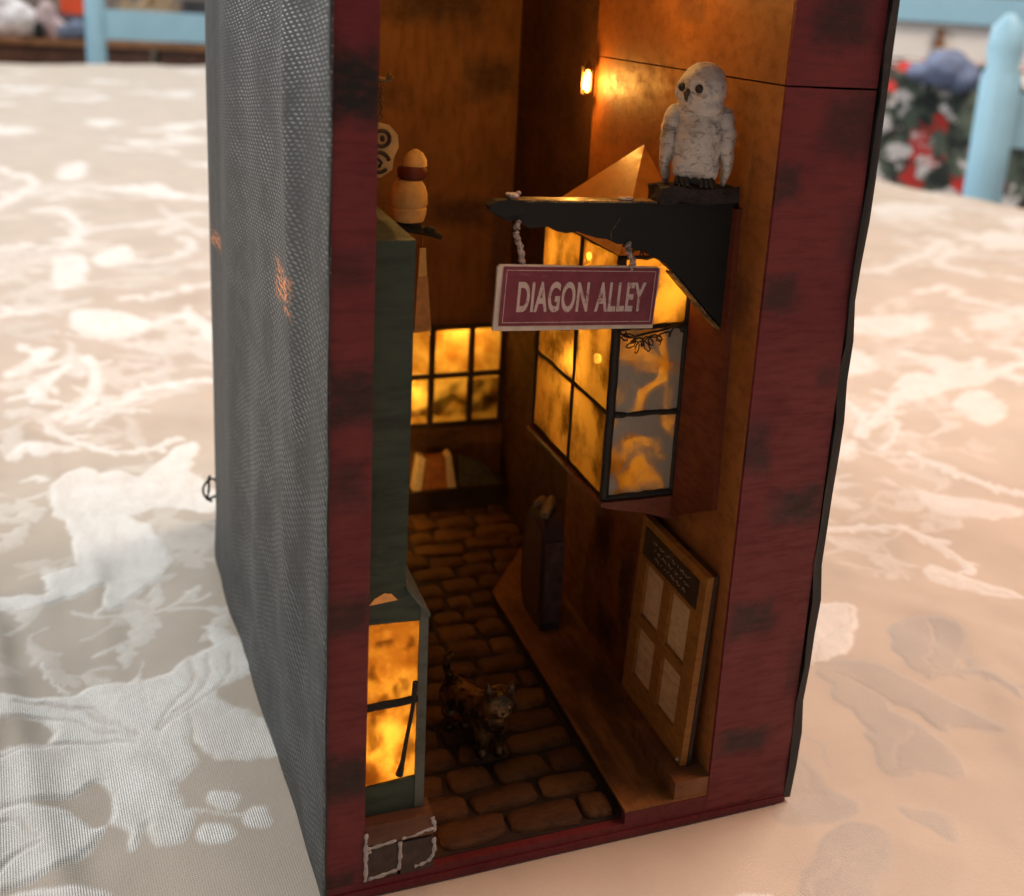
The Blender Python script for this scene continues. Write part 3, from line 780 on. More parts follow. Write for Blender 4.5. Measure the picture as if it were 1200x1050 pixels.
for pts in ([(.975, -.155, 1.85), (.965, -.17, 1.4), (.97, -.155, 1.0), (.975, -.15, .45)], [(.98, -.155, 1.40), (1.3, -.16, 1.43), (1.72, -.165, 1.50)],
            [(1.86, -.165, 1.5), (2.2, -.16, 1.54), (2.66, -.165, 1.62)], [(1.82, -.15, 1.42), (1.83, -.155, .95), (1.80, -.15, .58)],
            [(1.04, -.15, .50), (1.4, -.155, .53), (1.76, -.15, .60)], [(2.68, -.15, 1.32), (2.695, -.15, .95), (2.63, -.15, .74), (2.45, -.15, .62), (2.2, -.15, .57)],
            [(2.62, -.10, 1.93), (2.675, -.14, 1.74), (2.685, -.16, 1.5)], [(.98, -.145, 1.27), (1.1, -.15, 1.29)]):
    P_ = catmull(pts, False, 4)
    ml = MB().tube(P_, [.05 + .016 * math.sin(i * 2.1) for i in range(len(P_))], 8)
    for v in ml.bm.verts: v.co += Vector((0, (P_[:, 1].mean() - v.co.y) * .6 + .012, 0)) + mnoise.noise_vector(v.co * 6) * .02
    ml.build('mortar_line', M_MORTAR, shop, smooth=True)
led('shop_bulb', (1.75, 1.5, 6.2), .07, shop, .12)
def film(name, colour, lo, hi, seed, scale=(2.0, 2.0, 1.5)):
    m = NT(name)
    tr = m.n('ShaderNodeBsdfTranslucent'); m.put(tr.inputs[0], m.mix(m.mr(m.noise(5, 5, .7), .35, .65), tuple(k * .6 for k in colour), tuple(k * 1.4 for k in colour)))
    tp = m.n('ShaderNodeBsdfTransparent'); mx = m.n('ShaderNodeMixShader')
    m.put(mx.inputs[0], m.math('MULTIPLY', m.mr(m.noise(scale, 7, .68, .35, off=(seed, 0, seed * 2.3)), lo, hi), .85))
    m.t.links.new(tp.outputs[0], mx.inputs[1]); m.t.links.new(tr.outputs[0], mx.inputs[2]); m.t.links.new(mx.outputs[0], m.out.inputs['Surface'])
    return m.m
M_FILM = film('smoky_film', (.30, .24, .15), .47, .60, 3.1)
for z0, z1 in ((5.12, 6.75), (2.82, 4.95)): MB().box(.955, 2.26, .415, .425, z0, z1).build('pane_film', M_FILM, shop)  # added film, gives the panes their dark rocky shapes
led('shop_bulb', (1.45, 1.2, 3.5), .09, shop, .12)

# ---------------------------------------------------------------- bay window on the right wall
BX, BN, BF, B0, B1 = 8.30, 3.45, 9.3, 8.30, 15.25
M_LEAD = plain('black_glazing_lead', (.014, .012, .010), .5, .4, 3, .8, .5, bdist=.05)
for ki, (p, q, r) in enumerate( (((BX, BN, B0), (BX, BN, B1), .13), ((BX, BF, B0), (BX, BF, B1), .09), ((10.40, BN, B0), (10.40, BN, B1), .10))):
    pts = [Vector(p).lerp(Vector(q), t / 14) + mnoise.noise_vector(Vector((t * .7, p[1], p[0]))) * .03 for t in range(15)]
    fr = MB().tube(pts, r, 8)
    if ki == 0: bay = fr.build('bay_window', M_LEAD, nook, smooth=60)
    else: fr.build('frame_post', M_LEAD, bay, smooth=60)
tag(bay, 'leaded bay window with mottled amber panes')
def leadbar(p, q, r=.075):
    pts = [Vector(p).lerp(Vector(q), t / 12) + mnoise.noise_vector(Vector((t * .8, p[2], q[0] + p[1]))) * .035 for t in range(13)]
    MB().tube(pts, [r * (1 + .3 * mnoise.noise(Vector((t * .9, p[2] * 2, 1)))) for t in range(13)], 8).build('glazing_bar', M_LEAD, bay, smooth=60)
rows = [B0, 10.78, 13.28, B1]
for z in rows: leadbar((BX, BN, z), (BX, BF, z))
for z in rows: leadbar((BX, BN, z), (10.42, BN, z), .085 if z > B0 else .11)
leadbar((BX, 6.15, B0), (BX, 6.15, B1), .09)
amber = [pane_material('amber_pane_%d' % i, (.78, .66, .34), (.20, .145, .065), seed=1.1 + i * 3.7, clear=.26, lo=.36, hi=.60) for i in range(3)]
greyp = [pane_material('smoky_pane_%d' % i, (.80, .68, .36), (.42, .31, .14), grey=(.36, .335, .285), seed=5.3 + i * 2.9, clear=.3) for i in range(2)]
for i in range(3):
    a, b = rows[i] + .02, rows[i + 1] - .02
    for j, (c, d) in enumerate(((BN + .05, 6.13), (6.17, BF - .03))):
        MB().box(BX - .025, BX + .025, c, d, a, b).build('pane', amber[(i + j) % 3], bay)
    MB().box(BX + .05, 10.40, BN - .025, BN + .025, a, b).build('pane', greyp[i] if i < 2 else amber[2], bay)
MB().box(10.40, 10.478, BN + .1, BF, B0, B1).build('bounce_board', M_PALE, bay)  # pale board added behind the panes to bounce light
MB().box(BX + .05, 10.39, BF + .02, BF + .1, B0, B1).build('far_end', M_WALL, bay)
M_SILL = paint('sill_paint', (.17, .050, .030), (.22, .070, .042), .5, (2, 2, 4), seed=3.3)
MB().prism([(8.14, 8.10), (8.14, 8.22), (10.48, 8.22), (10.48, 7.45), (9.6, 7.75)], 1, BN - .16, BF + .15).bevel(.03).rough(3, .02, 1.5).build('sill', M_SILL, bay, smooth=40)
P_, A_, B_, C_, D_ = (10.478, 7.2, 17.75), (8.12, 9.45, 15.32), (8.12, 3.25, 15.32), (10.478, 3.25, 15.32), (10.478, 9.45, 15.32)
rf = MB(); rf.poly([P_, A_, B_, C_, D_], [(0, 1, 2), (0, 2, 3), (0, 4, 1), (1, 4, 3, 2), (0, 3, 4)])
M_ROOF = paint('bay_roof_paint', (.34, .14, .03), (.42, .18, .045), .5, (2, 1.5, 2), seed=7.7)
rf.bevel(.03).build('roof', M_ROOF, bay, smooth=40)
M_DRED = paint('dark_red_board', (.13, .030, .012), (.17, .042, .018), .6, (1.5, 1.5, 5), seed=5.0)
MB().prism([(3.22, 7.62), (.98, 8.86), (1.30, 16.9), (3.22, 16.9)], 0, 10.33, 10.482).bevel(.02).build('side_board', M_DRED, bay, smooth=40)
# curly black wire caught on the window
rr = random.Random(3)
def wire(pts, amp, n, r, seed):
    q = []; rs = random.Random(seed); ph = rs.uniform(0, 6)
    base = catmull(pts, False, n)
    for i, p in enumerate(base):
        t = i * .9 + ph
        q.append((p[0] + amp * math.sin(t), p[1] + amp * .6 * math.cos(t * 1.3), p[2] + amp * math.cos(t) - amp * .3))
    return MB().tube(q, r, 5).build('wire_tangle', M_LEAD, bay, smooth=True)
wire([(8.35, 3.15, 13.2), (8.9, 3.1, 13.0), (9.5, 3.15, 13.1), (10.25, 3.25, 13.35)], .12, 16, .025, 1)
wire([(8.5, 3.1, 13.05), (8.8, 3.1, 12.85), (9.3, 3.12, 13.0)], .16, 12, .02, 2)
wire([(10.3, 3.3, 13.38), (9.6, 3.25, 13.25), (8.6, 3.2, 13.1), (8.1, 3.2, 13.3)], .02, 8, .035, 3)
wire([(7.9, 3.1, 16.0), (8.3, 3.1, 15.65), (8.7, 3.05, 15.45), (9.4, 3.1, 15.5)], .11, 12, .025, 4)
wire([(7.7, 3.15, 16.1), (8.3, 3.15, 15.6)], .02, 6, .06, 5)
led('bay_bulb', (9.2, 6.61, 11.35), .09, bay, .16)
led('bay_bulb', (9.87, 4.6, 14.55), .07, bay, .13)
led('bay_bulb', (9.3, 8.0, 14.2), .05, bay, .12)

# ---------------------------------------------------------------- back window
M_BGLASS = pane_material('back_pane', (.98, .88, .5), (.46, .32, .13), seed=9.4, clear=.3, lo=.36, hi=.62)
bk = MB()
for a in (WX0, 7.80, 9.52, WX1):
    bk.box(a - .12, a + .12, 20.28, 20.45, WZ0 - .05, WZ1 + .05)
for z in (WZ0, 6.22, WZ1): bk.box(WX0 - .12, WX1 + .1, 20.27, 20.44, z - .1, z + .1)
bwin = bk.build('back_window', M_DARK, nook)
tag(bwin, 'small lit window at the far end')
xs = [WX0, 7.80, 9.52, WX1]
for i in range(3):
    for z0, z1 in ((WZ0, 6.22), (6.22, WZ1)):
        MB().box(xs[i] + .121, xs[i + 1] - .121, 20.46, 20.50, z0 + .101, z1 - .101).build('pane', M_BGLASS, bwin)
# dark film stands in for silhouettes behind the lower panes
M_FILM2 = film('dark_film', (.05, .035, .02), .42, .56, 6.6, (1.3, 1.3, 1.6))
for i in range(3): MB().box(xs[i] + .13, xs[i + 1] - .13, 20.51, 20.53, WZ0 + .45, 5.95).build('pane_film', M_FILM2, bwin)
led('window_bulb', (8.6, 21.15, 7.6), .07, bwin, .12)
led('window_bulb', (7.2, 21.15, 5.4), .04, bwin, .10)
led('window_bulb', (9.9, 21.15, 7.8), .03, bwin, .10)

# ---------------------------------------------------------------- leaning shop door
M_DOOR = paint('ochre_door_paint', (.29, .115, .022), (.36, .150, .030), .5, (1.5, 3, 7), seed=6.6)
M_DPANE = paint('door_pane_paint', (.60, .36, .16), (.70, .46, .25), .6, (2, 2, 6), seed=2.9)
HD = 5.75
def DM(y, v, d): return Vector((10.05 + .26 * v / HD - d, y, 1.40 + v))
def dbox(mb, y0, y1, v0, v1, d0, d1):
    P = [DM(y, v, d) for d in (d0, d1) for y in (y0, y1) for v in (v0, v1)]
    mb.poly(P, [(0, 1, 3, 2), (4, 6, 7, 5), (0, 4, 5, 1), (2, 3, 7, 6), (0, 2, 6, 4), (1, 5, 7, 3)])
    return mb
YA, YB = .46, 4.42
cy = [YA, 1.10, 2.25, 2.72, 3.90, YB]; cv = [0, .75, 2.42, 2.72, 4.35, HD]
d_ = MB()
dbox(d_, YA, 1.10, 0, HD, 0, .2); dbox(d_, 3.88, YB, 0, HD, 0, .2); dbox(d_, 2.25, 2.74, .75, 4.45, 0, .2)
dbox(d_, 1.10, 3.88, 0, .75, 0, .2); dbox(d_, 1.10, 3.88, 4.45, HD, 0, .2)
dbox(d_, 1.10, 2.25, 2.40, 2.74, 0, .2); dbox(d_, 2.74, 3.88, 2.40, 2.74, 0, .2)
door = d_.build('shop_door', M_DOOR, nook)
tag(door, 'ochre four-pane door leaning at the right')
for c, e in ((1.10, 2.25), (2.74, 3.88)):
    for a, b in ((.75, 2.40), (2.74, 4.45)):
        dbox(MB(), c + .01, e - .01, a + .01, b - .01, .02, .10).build('pane', M_DPANE, door)
dbox(MB(), YA - .02, YB + .02, -.03, HD + .03, -.12, -.01).build('door_gap_shade', M_DARK, door)  # dark sheet standing for the shade in the gap behind the door
dbox(MB(), .82, 4.15, 4.62, 5.48, .201, .23).bevel(.01).build('plaque', plain('brown_plaque', (.045, .026, .014), .5, .3, 3, .3), door)
M_INK = plain('plaque_lettering', (.30, .20, .10), .6, .2, 5, .2)
rs = random.Random(9)
for k, v in enumerate((5.28, 5.06, 4.84)):
    sc = MB(); yq = 3.55 - .1 * k
    while yq > 1.3 + .15 * k:
        n = rs.randint(3, 7); pts = []
        for i in range(n):
            pts.append(DM(yq - i * .05, v + rs.uniform(-.055, .055), .236))
        sc.tube(pts, .014, 4); yq -= n * .05 + .06
    sc.build('lettering', M_INK, door)
MB().ell(DM(.62, .12, .22), (.05, .05, .05), None, 10, 8).build('door_knob', plain('bead', (.5, .42, .3), .3, .1), door, smooth=True)

# ---------------------------------------------------------------- wall lantern
M_BRASS = plain('dark_brass', (.16, .10, .04), .4, .3, 4, .3, .5, .8)
ln = MB().box(10.02, 10.36, 11.06, 11.40, 19.62, 19.70).box(10.05, 10.33, 11.09, 11.37, 18.84, 18.90)
for a in (10.05, 10.30):
    for b in (11.09, 11.34): ln.box(a, a + .03, b, b + .03, 18.90, 19.62)
ln.lathe((10.19, 11.23, 19.70), [(.16, 0), (.10, .1), (.03, .18), (.02, .28)], 10)
ln.tube([(10.19, 11.23, 19.95), (10.3, 11.2, 20.1), (10.5, 11.2, 20.0)], .03, 6)
lant = ln.build('wall_lantern', M_BRASS, nook)
MB().lathe((10.19, 11.23, 18.905), [(.06, 0), (.115, .1), (.12, .45), (.10, .62), (.05, .705)], 14).build('lamp_glass', glow('lantern_glass', (1.0, .46, .06), 16.0), lant, smooth=50)
MB().ell((10.10, 11.14, 19.10), (.08, .08, .11), None, 10, 8).build('bulb', M_LED, lant, smooth=True)
ll = bpy.data.lights.new('lantern_light', 'POINT'); ll.energy = .075; ll.color = (1, .45, .08); ll.shadow_soft_size = .25 * S
lo = bpy.data.objects.new('lantern_light', ll); col.objects.link(lo); lo.location = Vector((9.95, 11.25, 19.2)) * S

# bulbs under the top board, above the picture
led('unseen_ceiling_bulb', (8.4, 5.0, 23.2), .15, nook, .14)
led('unseen_ceiling_bulb', (3.6, 2.2, 23.2), .075, nook, .14)  # unseen bulb added to brighten the door, kerb and owl
led('unseen_ceiling_bulb', (4.5, 13.0, 22.6), .11, nook, .14)

led('alley_bulb', (5.3, 18.0, 3.4), .05, nook, .10)

# ---------------------------------------------------------------- bracket
top = [(3.93, 16.98), (4.1, 17.10), (4.6, 17.10), (6.5, 17.06), (8.3, 17.03), (10.478, 17.03)]
bot = [(10.478, 13.62), (10.0, 14.15), (9.4, 14.75), (8.85, 15.28), (8.45, 15.60), (8.0, 15.82), (7.2, 16.08), (6.4, 16.28), (5.6, 16.42), (4.9, 16.50), (4.35, 16.66), (4.0, 16.85)]
rs = random.Random(12)
bo2 = []
for (a, b), (c, e) in zip(bot, bot[1:]):
    for t in (0, .33, .66): bo2.append((a + (c - a) * t, b + (e - b) * t + (rs.uniform(-.05, .05) if a < 9 else rs.uniform(-.02, .02))))
br = MB().prism(top + bo2 + [bot[-1]], 1, 1.5, 1.94).build('sign_bracket', M_BLACK, nook)
tag(br, 'black pointed bracket carrying the owl and the sign')
m = NT('worn_bronze_edge')
n_ = m.noise((2.2, 3, 3), 5, .7)
m.set(Base_Color=m.mix(m.mr(n_, .4, .6), (.30, .20, .09), (.04, .03, .02)), Roughness=m.mr(n_, .3, .7, .3, .6), Metallic=.35)
m.bump(n_, .6, .05)
M_EDGE = m.m
MB().prism([(4.45, 17.085), (8.2, 17.032), (8.2, 17.07), (4.45, 17.135)], 1, 1.49, 1.95).rough(2, .015, 2).build('top_strip', M_EDGE, br, smooth=40)
MB().prism([(8.85, 15.25), (10.47, 13.60), (10.47, 13.53), (8.83, 15.19)], 1, 1.55, 1.95).build('lower_strip', M_EDGE, br)
M_SILV = plain('silver_paint', (.58, .50, .46), .35, .3, 6, .5, .6, .4)
MB().ell((4.55, 1.7, 17.19), (.15, .13, .09)).ell((4.42, 1.66, 17.24), (.08, .08, .05)).ell((4.68, 1.72, 17.25), (.07, .06, .06)).build('hook_end', M_SILV, br, smooth=True)
MB().tube([(7.45 + .17 * math.cos(t), 1.7 + .13 * math.sin(t), 17.12) for t in np.linspace(0, 6.28, 17)], .035, 6).build('hook_end', M_SILV, br, smooth=True)
MB().prism([(3.9, 16.9), (4.25, 16.72), (4.75, 16.82), (4.8, 17.12), (4.2, 17.16), (3.95, 17.06)], 1, 1.44, 1.49).rough(2, .05, 3).build('tip_paint', M_BLACK, br)
tri = [(7.05, 1.492, 16.12), (7.02, 1.492, 16.35), (7.2, 1.492, 16.6), (7.25, 1.492, 16.72)]
MB().tube(tri, .008, 4).build('scratch', M_EDGE, br)

# ================================================================== hanging name sign
SO = Vector((6.3, 1.55, 14.72))
sign = empty('hanging_sign', SO, 'maroon DIAGON ALLEY name sign hanging below the black bracket', 'sign')
SM = Matrix.Translation(SO) @ Matrix.Rotation(rad(2.6), 4, 'Y') @ Matrix.Rotation(rad(2), 4, 'Z')
M_CREAM = plain('cream_card', (.62, .52, .44), .7, .12, 3, .3)
bd = MB().prism([(-2.16, -.82), (2.13, -.80), (2.15, .74), (2.08, .78), (-2.10, .80), (-2.17, .74)], 1, -.055, .03, SM)
bd.bevel(.03).rough(3, .025, 1.4, 4).build('board', M_CREAM, sign, smooth=40)
m = NT('printed_maroon')
n_ = m.noise(1.2, 6, .7); n2 = m.noise((1, 4, 5), 5, .7)
c_ = m.mix(m.mr(n_, .35, .7), (.150, .016, .035), (.215, .034, .058))
c_ = m.mix(m.math('MULTIPLY', m.mr(n2, .62, .75), .5), c_, (.36, .15, .16))
m.set(Base_Color=c_, Roughness=.42, Specular_IOR_Level=.4); m.bump(n2, .15, .02)
MB().box(-2.03, 2.11, -.075, -.056, -.70, .755, SM).build('face', m.m, sign)
m = NT('worn_print')
m.set(Base_Color=m.mix(m.mr(m.noise((6, 6, 3), 6, .85), .50, .66), (.56, .44, .41), (.26, .08, .09)), Roughness=.5)
M_PRINT = m.m
ln = MB()
for (a, b, c, e) in ((-1.95, 2.03, -.62, -.605), (-1.95, 2.03, .665, .68), (-1.95, -1.935, -.605, .665), (2.015, 2.03, -.605, .665)):
    ln.box(a, b, -.079, -.076, c, e, SM)
ln.build('border_line', M_PRINT, sign)
cu = bpy.data.curves.new('t', 'FONT'); cu.body = 'DIAGON ALLEY'; cu.size = 1.0; cu.offset = .028; cu.extrude = .0; cu.space_character = 1.06; cu.space_word = 1.25
to = bpy.data.objects.new('t', cu); col.objects.link(to)
dg = bpy.context.evaluated_depsgraph_get(); tme = bpy.data.meshes.new_from_object(to.evaluated_get(dg))
bpy.data.objects.remove(to)
cs = np.array([v.co for v in tme.vertices]); lo_, hi_ = cs.min(0), cs.max(0)
tb = MB(); tb.bm.from_mesh(tme)
bmesh.ops.triangulate(tb.bm, faces=tb.bm.faces[:])
TW, TH = 3.42, .76
for v in tb.bm.verts:
    u = (v.co.x - lo_[0]) / (hi_[0] - lo_[0]); w_ = (v.co.y - lo_[1]) / (hi_[1] - lo_[1])
    p = Vector((-1.62 + u * TW, -.080, -.36 + w_ * TH))
    v.co = SM @ p
tb.build('lettering', M_PRINT, sign)
M_WIRE = plain('twisted_wire', (.50, .42, .40), .3, .35, 9, .8, .6, .5, .06)
for pts in ([(4.62, 1.5, 16.62), (4.60, 1.45, 16.30), (4.72, 1.46, 15.95), (4.84, 1.6, 15.50)], [(7.50, 1.5, 16.05), (7.52, 1.45, 15.85), (7.66, 1.46, 15.6), (7.68, 1.6, 15.36)]):
    P_ = catmull(pts, False, 8)
    q = [(p[0] + .02 * math.sin(i * 1.5), p[1] + .02 * math.cos(i * 1.5), p[2]) for i, p in enumerate(P_)]
    MB().tube(q, [.075 + .012 * math.sin(i * 1.9) for i in range(len(q))], 7).build('hanging_wire', M_WIRE, sign, smooth=True)

# ================================================================== owl
OO = Vector((9.28, 1.72, 17.05))
owl = empty('owl_figurine', OO, 'white painted owl figurine perched on the black bracket', 'owl figurine')
OM = Matrix.Translation(OO + Vector((0, 0, .42))) @ Matrix.Rotation(rad(-27), 4, 'Z')
HM = OM @ Matrix.Translation((0, 0, 2.30)) @ Matrix.Rotation(rad(-40), 4, 'Z')
def owl_skin(name, dark_amt):
    m = NT(name)
    st = m.noise((3.2, 3.2, 5.2), 6, .8, .9); big = m.noise(1.1, 4, .6)
    f1 = m.mr(st, .50, .62); f2 = m.mr(big, .42, .62)
    c = m.mix(m.math('MULTIPLY', f1, dark_amt), (.60, .56, .53), (.075, .068, .064))
    c = m.mix(m.math('MULTIPLY', f2, .35), c, (.30, .27, .25))
    m.set(Base_Color=c, Roughness=.6, Specular_IOR_Level=.3)
    m.bump(m.math('ADD', st, m.math('MULTIPLY', m.noise(9, 3, .6), .4)), .6, .05)
    return m.m
M_OWL, M_OWLW = owl_skin('owl_white', .62), owl_skin('owl_wing', .78)
def onto(mb, M):
    for v in mb.bm.verts: v.co = M @ v.co
    return mb
body = blob([('e', (0, .02, 1.02), (.66, .56, .88)), ('e', (0, -.08, 1.25), (.60, .52, .65)), ('e', (0, .05, 1.75), (.64, .50, .48)),
             ('e', (-.28, -.12, .45), (.30, .32, .42)), ('e', (.28, -.12, .45), (.30, .32, .42)), ('e', (0, .32, .35), (.30, .22, .5))], .045, 5, .035, 5)
for v in body.bm.verts:      # rows of breast feathers
    t = v.co.z * 7.5
    v.co += Vector((v.co.x, v.co.y, 0)).normalized() * (.008 * math.sin(t * 2 + math.sin(v.co.x * 16) * 2.6))
onto(body, OM).build('body', M_OWL, owl, smooth=True)
head = blob([('e', (0, 0, .02), (.62, .57, .58)), ('e', (0, .05, .26), (.52, .50, .42)), ('e', (-.24, -.34, -.02), (.30, .20, .33)), ('e', (.24, -.34, -.02), (.30, .20, .33)),
             ('e', (0, -.40, .20), (.12, .14, .22)), ('e', (0, 0, -.38), (.62, .52, .34))], .04, 4, .02, 6)
for v in head.bm.verts:      # sunken eye sockets
    for sx in (-1, 1):
        d = (Vector((v.co.x - sx * .26, (v.co.y + .50) * .6, v.co.z - .06))).length
        v.co.y += .12 * math.exp(-(d / .13) ** 2)
onto(head, HM).build('head', M_OWL, owl, smooth=True)
M_EYE = plain('owl_eye_black', (.006, .005, .005), .5, .2, 4, .1, .6)
for sx in (-1, 1):
    onto(MB().ell((sx * .26, -.455, .06), (.115, .075, .105), Matrix.Rotation(sx * -.4, 3, 'Y'), 16, 10), HM).build('eye', M_EYE, owl, smooth=True)
bk_ = MB().tube([(0, -.50, .02), (0, -.60, -.08), (0, -.60, -.20), (0, -.555, -.27)], [.07, .085, .05, .012], 10)
onto(bk_, HM).build('beak', plain('beak_horn', (.10, .055, .03), .35, .3, 6, .3), owl, smooth=True)
for sx in (-1, 1):
    wg = blob([('e', (sx * .62, .06, 1.55), (.26, .40, .38)), ('e', (sx * .72, .04, 1.15), (.22, .42, .60)), ('e', (sx * .76, .10, .70), (.16, .34, .58)), ('e', (sx * .72, .16, .32), (.10, .20, .42))], .04, 4, .04, 4)
    for v in wg.bm.verts:
        v.co.x += .008 * math.sin(v.co.z * 11 + 6 * v.co.y)
    onto(wg, OM).build('wing', M_OWLW, owl, smooth=True)
M_CLAW = plain('claw_black', (.016, .014, .013), .5, .3, 4, .3)
for sx in (-1, 1):
    ft = MB()
    for k in (-1, 0, 1): ft.tube([(sx * .30 + k * .06, -.20, .16), (sx * .30 + k * .12, -.42, .13), (sx * .30 + k * .14, -.52, .02)], [.10, .09, .04], 8)
    onto(ft, OM).build('foot', M_CLAW, owl, smooth=True)
pr_ = MB().box(-1.04, 1.02, -.46, .48, 0, .40)
pr_.bevel(.09, 3).rough(7, .11, 2.6, 6)
onto(pr_, Matrix.Translation(OO) @ Matrix.Rotation(rad(-3), 4, 'Z')).build('perch', plain('perch_bark', (.032, .026, .024), .7, .5, 3, .9, .3, 0, .08), owl, smooth=50)

# ================================================================== cat
CO = Vector((5.05, 4.0, .62))
cat_m = NT('bronze_cat')
n_ = cat_m.noise(2.2, 4, .6)
cat_m.set(Base_Color=cat_m.mix(cat_m.mr(n_, .4, .65), (.05, .028, .014), (.26, .14, .05)), Roughness=cat_m.mr(n_, .3, .7, .20, .38), Metallic=.65)
cat_m.bump(cat_m.noise(7, 4, .65), .5, .05)
F = Vector((-.10, -.995, 0)).normalized(); Rv = Vector((F.y * -1, F.x, 0))      # where the cat looks, and its left
def cp(f, r, z, o=Vector((5.30, 3.55, 0))): return o + F * f + Rv * r * 1.0 + Vector((0, 0, z))
hc = cp(.42, .14, 2.52)
bodyA, bodyB = Vector((4.72, 4.95, 1.80)), cp(0, .05, 1.85)
prims = [('c', [bodyA, (bodyA + bodyB) / 2 + Vector((0, 0, -.04)), bodyB], [.50, .48, .50]), ('e', bodyB + Vector((0, 0, .02)), (.50, .48, .56)),
         ('c', [bodyB + Vector((0, -.05, .2)), hc], [.34, .34]), ('e', hc, (.54, .47, .46)), ('e', hc + F * .34 + Vector((0, 0, -.13)), (.22, .18, .16)),
         ('e', hc + F * .20 + Rv * .22 + Vector((0, 0, -.14)), (.18, .18, .16)), ('e', hc + F * .20 - Rv * .22 + Vector((0, 0, -.14)), (.18, .18, .16))]
for s_ in (-1, 1):
    prims.append(('c', [hc + Rv * s_ * .28 + Vector((0, 0, .22)), hc + Rv * s_ * .36 + Vector((0, 0, .60))], [.20, .05]))
    a = cp(.10, s_ * .24, 1.7); prims.append(('c', [a, cp(.12, s_ * .25, 1.15), cp(.10, s_ * .25, .78), cp(.22, s_ * .25, .72)], [.28, .22, .18, .17]))
    h = bodyA + Rv * s_ * .24
    prims.append(('c', [h + Vector((0, 0, -.1)), h + F * .16 + Vector((0, 0, -.5)), h - F * .10 + Vector((0, 0, -.78)), h + F * .0 + Vector((0, 0, -1.06)), h + F * .14 + Vector((0, 0, -1.10))], [.34, .27, .18, .17, .16]))
prims.append(('c', [bodyA - F * .25 + Vector((0, 0, .1)), Vector((4.52, 5.25, 2.15)), Vector((4.42, 5.2, 2.6)), Vector((4.38, 5.0, 2.95)), Vector((4.50, 4.92, 3.12))], [.16, .13, .12, .11, .09]))
cat = empty('cat_figurine', CO, 'dark bronze cat figurine with raised tail on the cobbles', 'cat figurine')
blob(prims, .045, 2, .02, 5).build('body', cat_m.m, cat, smooth=True)
M_CEYE = plain('cat_eye', (.25, .12, .03), .12, .2, 5, .1, .8)
for s_ in (-1, 1):
    MB().ell(hc + F * .385 + Rv * s_ * .18 + Vector((0, 0, .07)), (.06, .05, .055), None, 12, 8).build('eye', M_CEYE, cat, smooth=True)
MB().ell(hc + F * .52 + Vector((0, 0, -.06)), (.05, .04, .035), None, 10, 8).build('nose', M_EYE, cat, smooth=True)

# ================================================================== rounded board on the pavement
M_PURPLE = plain('aubergine_paint', (.050, .026, .030), .5, .4, 2, .3)
M_PURPLE2 = plain('worn_aubergine_paint', (.10, .052, .050), .55, .4, 3, .3)
BO = Vector((9.1, 9.8, .83))
sb = empty('pavement_board', BO, 'dark aubergine rounded board standing upright on the pavement', 'board')
prof = [(8.75, .87), (9.2, .835), (10.5, .835), (10.95, 1.5), (11.0, 2.8), (10.85, 4.0), (10.4, 4.75), (9.7, 5.05), (9.1, 4.9), (8.78, 4.3)]
MB().prism(prof, 0, 8.78, 9.45).bevel(.24, 4).build('board', M_PURPLE, sb, smooth=60)
cyy, czz = 9.75, 2.9
MB().prism([(cyy + (a - cyy) * .72, czz + (b - czz) * .78) for a, b in prof], 0, 8.74, 8.775).build('panel', M_PURPLE2, sb)
MB().box(8.80, 9.45, 8.66, 8.745, 1.2, 4.2).bevel(.03).build('end_strip', M_PURPLE2, sb)
M_BEIGE = plain('beige_paper', (.30, .22, .13), .7, .2, 3, .4)
MB().tube([(8.8, 9.1, 5.02), (9.1, 9.5, 5.2), (9.4, 10.0, 5.16)], [.16, .2, .14], 8).tube([(8.85, 9.9, 5.05), (9.2, 10.3, 5.06)], [.17, .13], 8).build('paper_roll', M_BEIGE, sb, smooth=50)

# ================================================================== books at the far end
bo = empty('book', (7.7, 19.5, 1.6), 'orange book with pale page edges below the far window', 'book')
M_ORB = plain('orange_cover', (.36, .13, .04), .6, .25, 3, .2)
M_PAGE = plain('page_edge', (.66, .52, .32), .7, .15, 6, .4)
MB().prism([(7.22, 1.6), (8.35, 1.6), (8.20, 3.0), (7.35, 3.0)], 1, 19.2, 19.7).bevel(.02).build('cover', M_ORB, bo)
MB().prism([(8.36, 1.6), (8.72, 1.6), (8.42, 3.15), (8.22, 3.02)], 1, 19.15, 19.75).build('pages', M_PAGE, bo)
MB().prism([(6.85, 1.6), (7.20, 1.6), (7.34, 3.02), (7.05, 3.15)], 1, 19.15, 19.75).build('pages', M_PAGE, bo)
b2 = empty('book', (9.8, 19.4, 1.6), 'dark green-grey book leaning beside the orange book', 'book')
M_GB = plain('green_grey_cover', (.085, .075, .045), .6, .3, 3, .3)
MB().prism([(8.85, 1.62), (10.7, 1.60), (9.85, 2.6), (8.80, 3.0)], 1, 19.10, 19.22).bevel(.02).build('cover', M_GB, b2)
MB().prism([(8.9, 1.64), (10.5, 1.62), (9.75, 2.5), (8.86, 2.9)], 1, 19.23, 19.42).build('pages', plain('dull_pages', (.16, .12, .07), .7, .2), b2)
MB().prism([(8.85, 1.62), (10.7, 1.60), (9.85, 2.6), (8.80, 3.0)], 1, 19.43, 19.52).bevel(.02).build('cover', M_GB, b2)

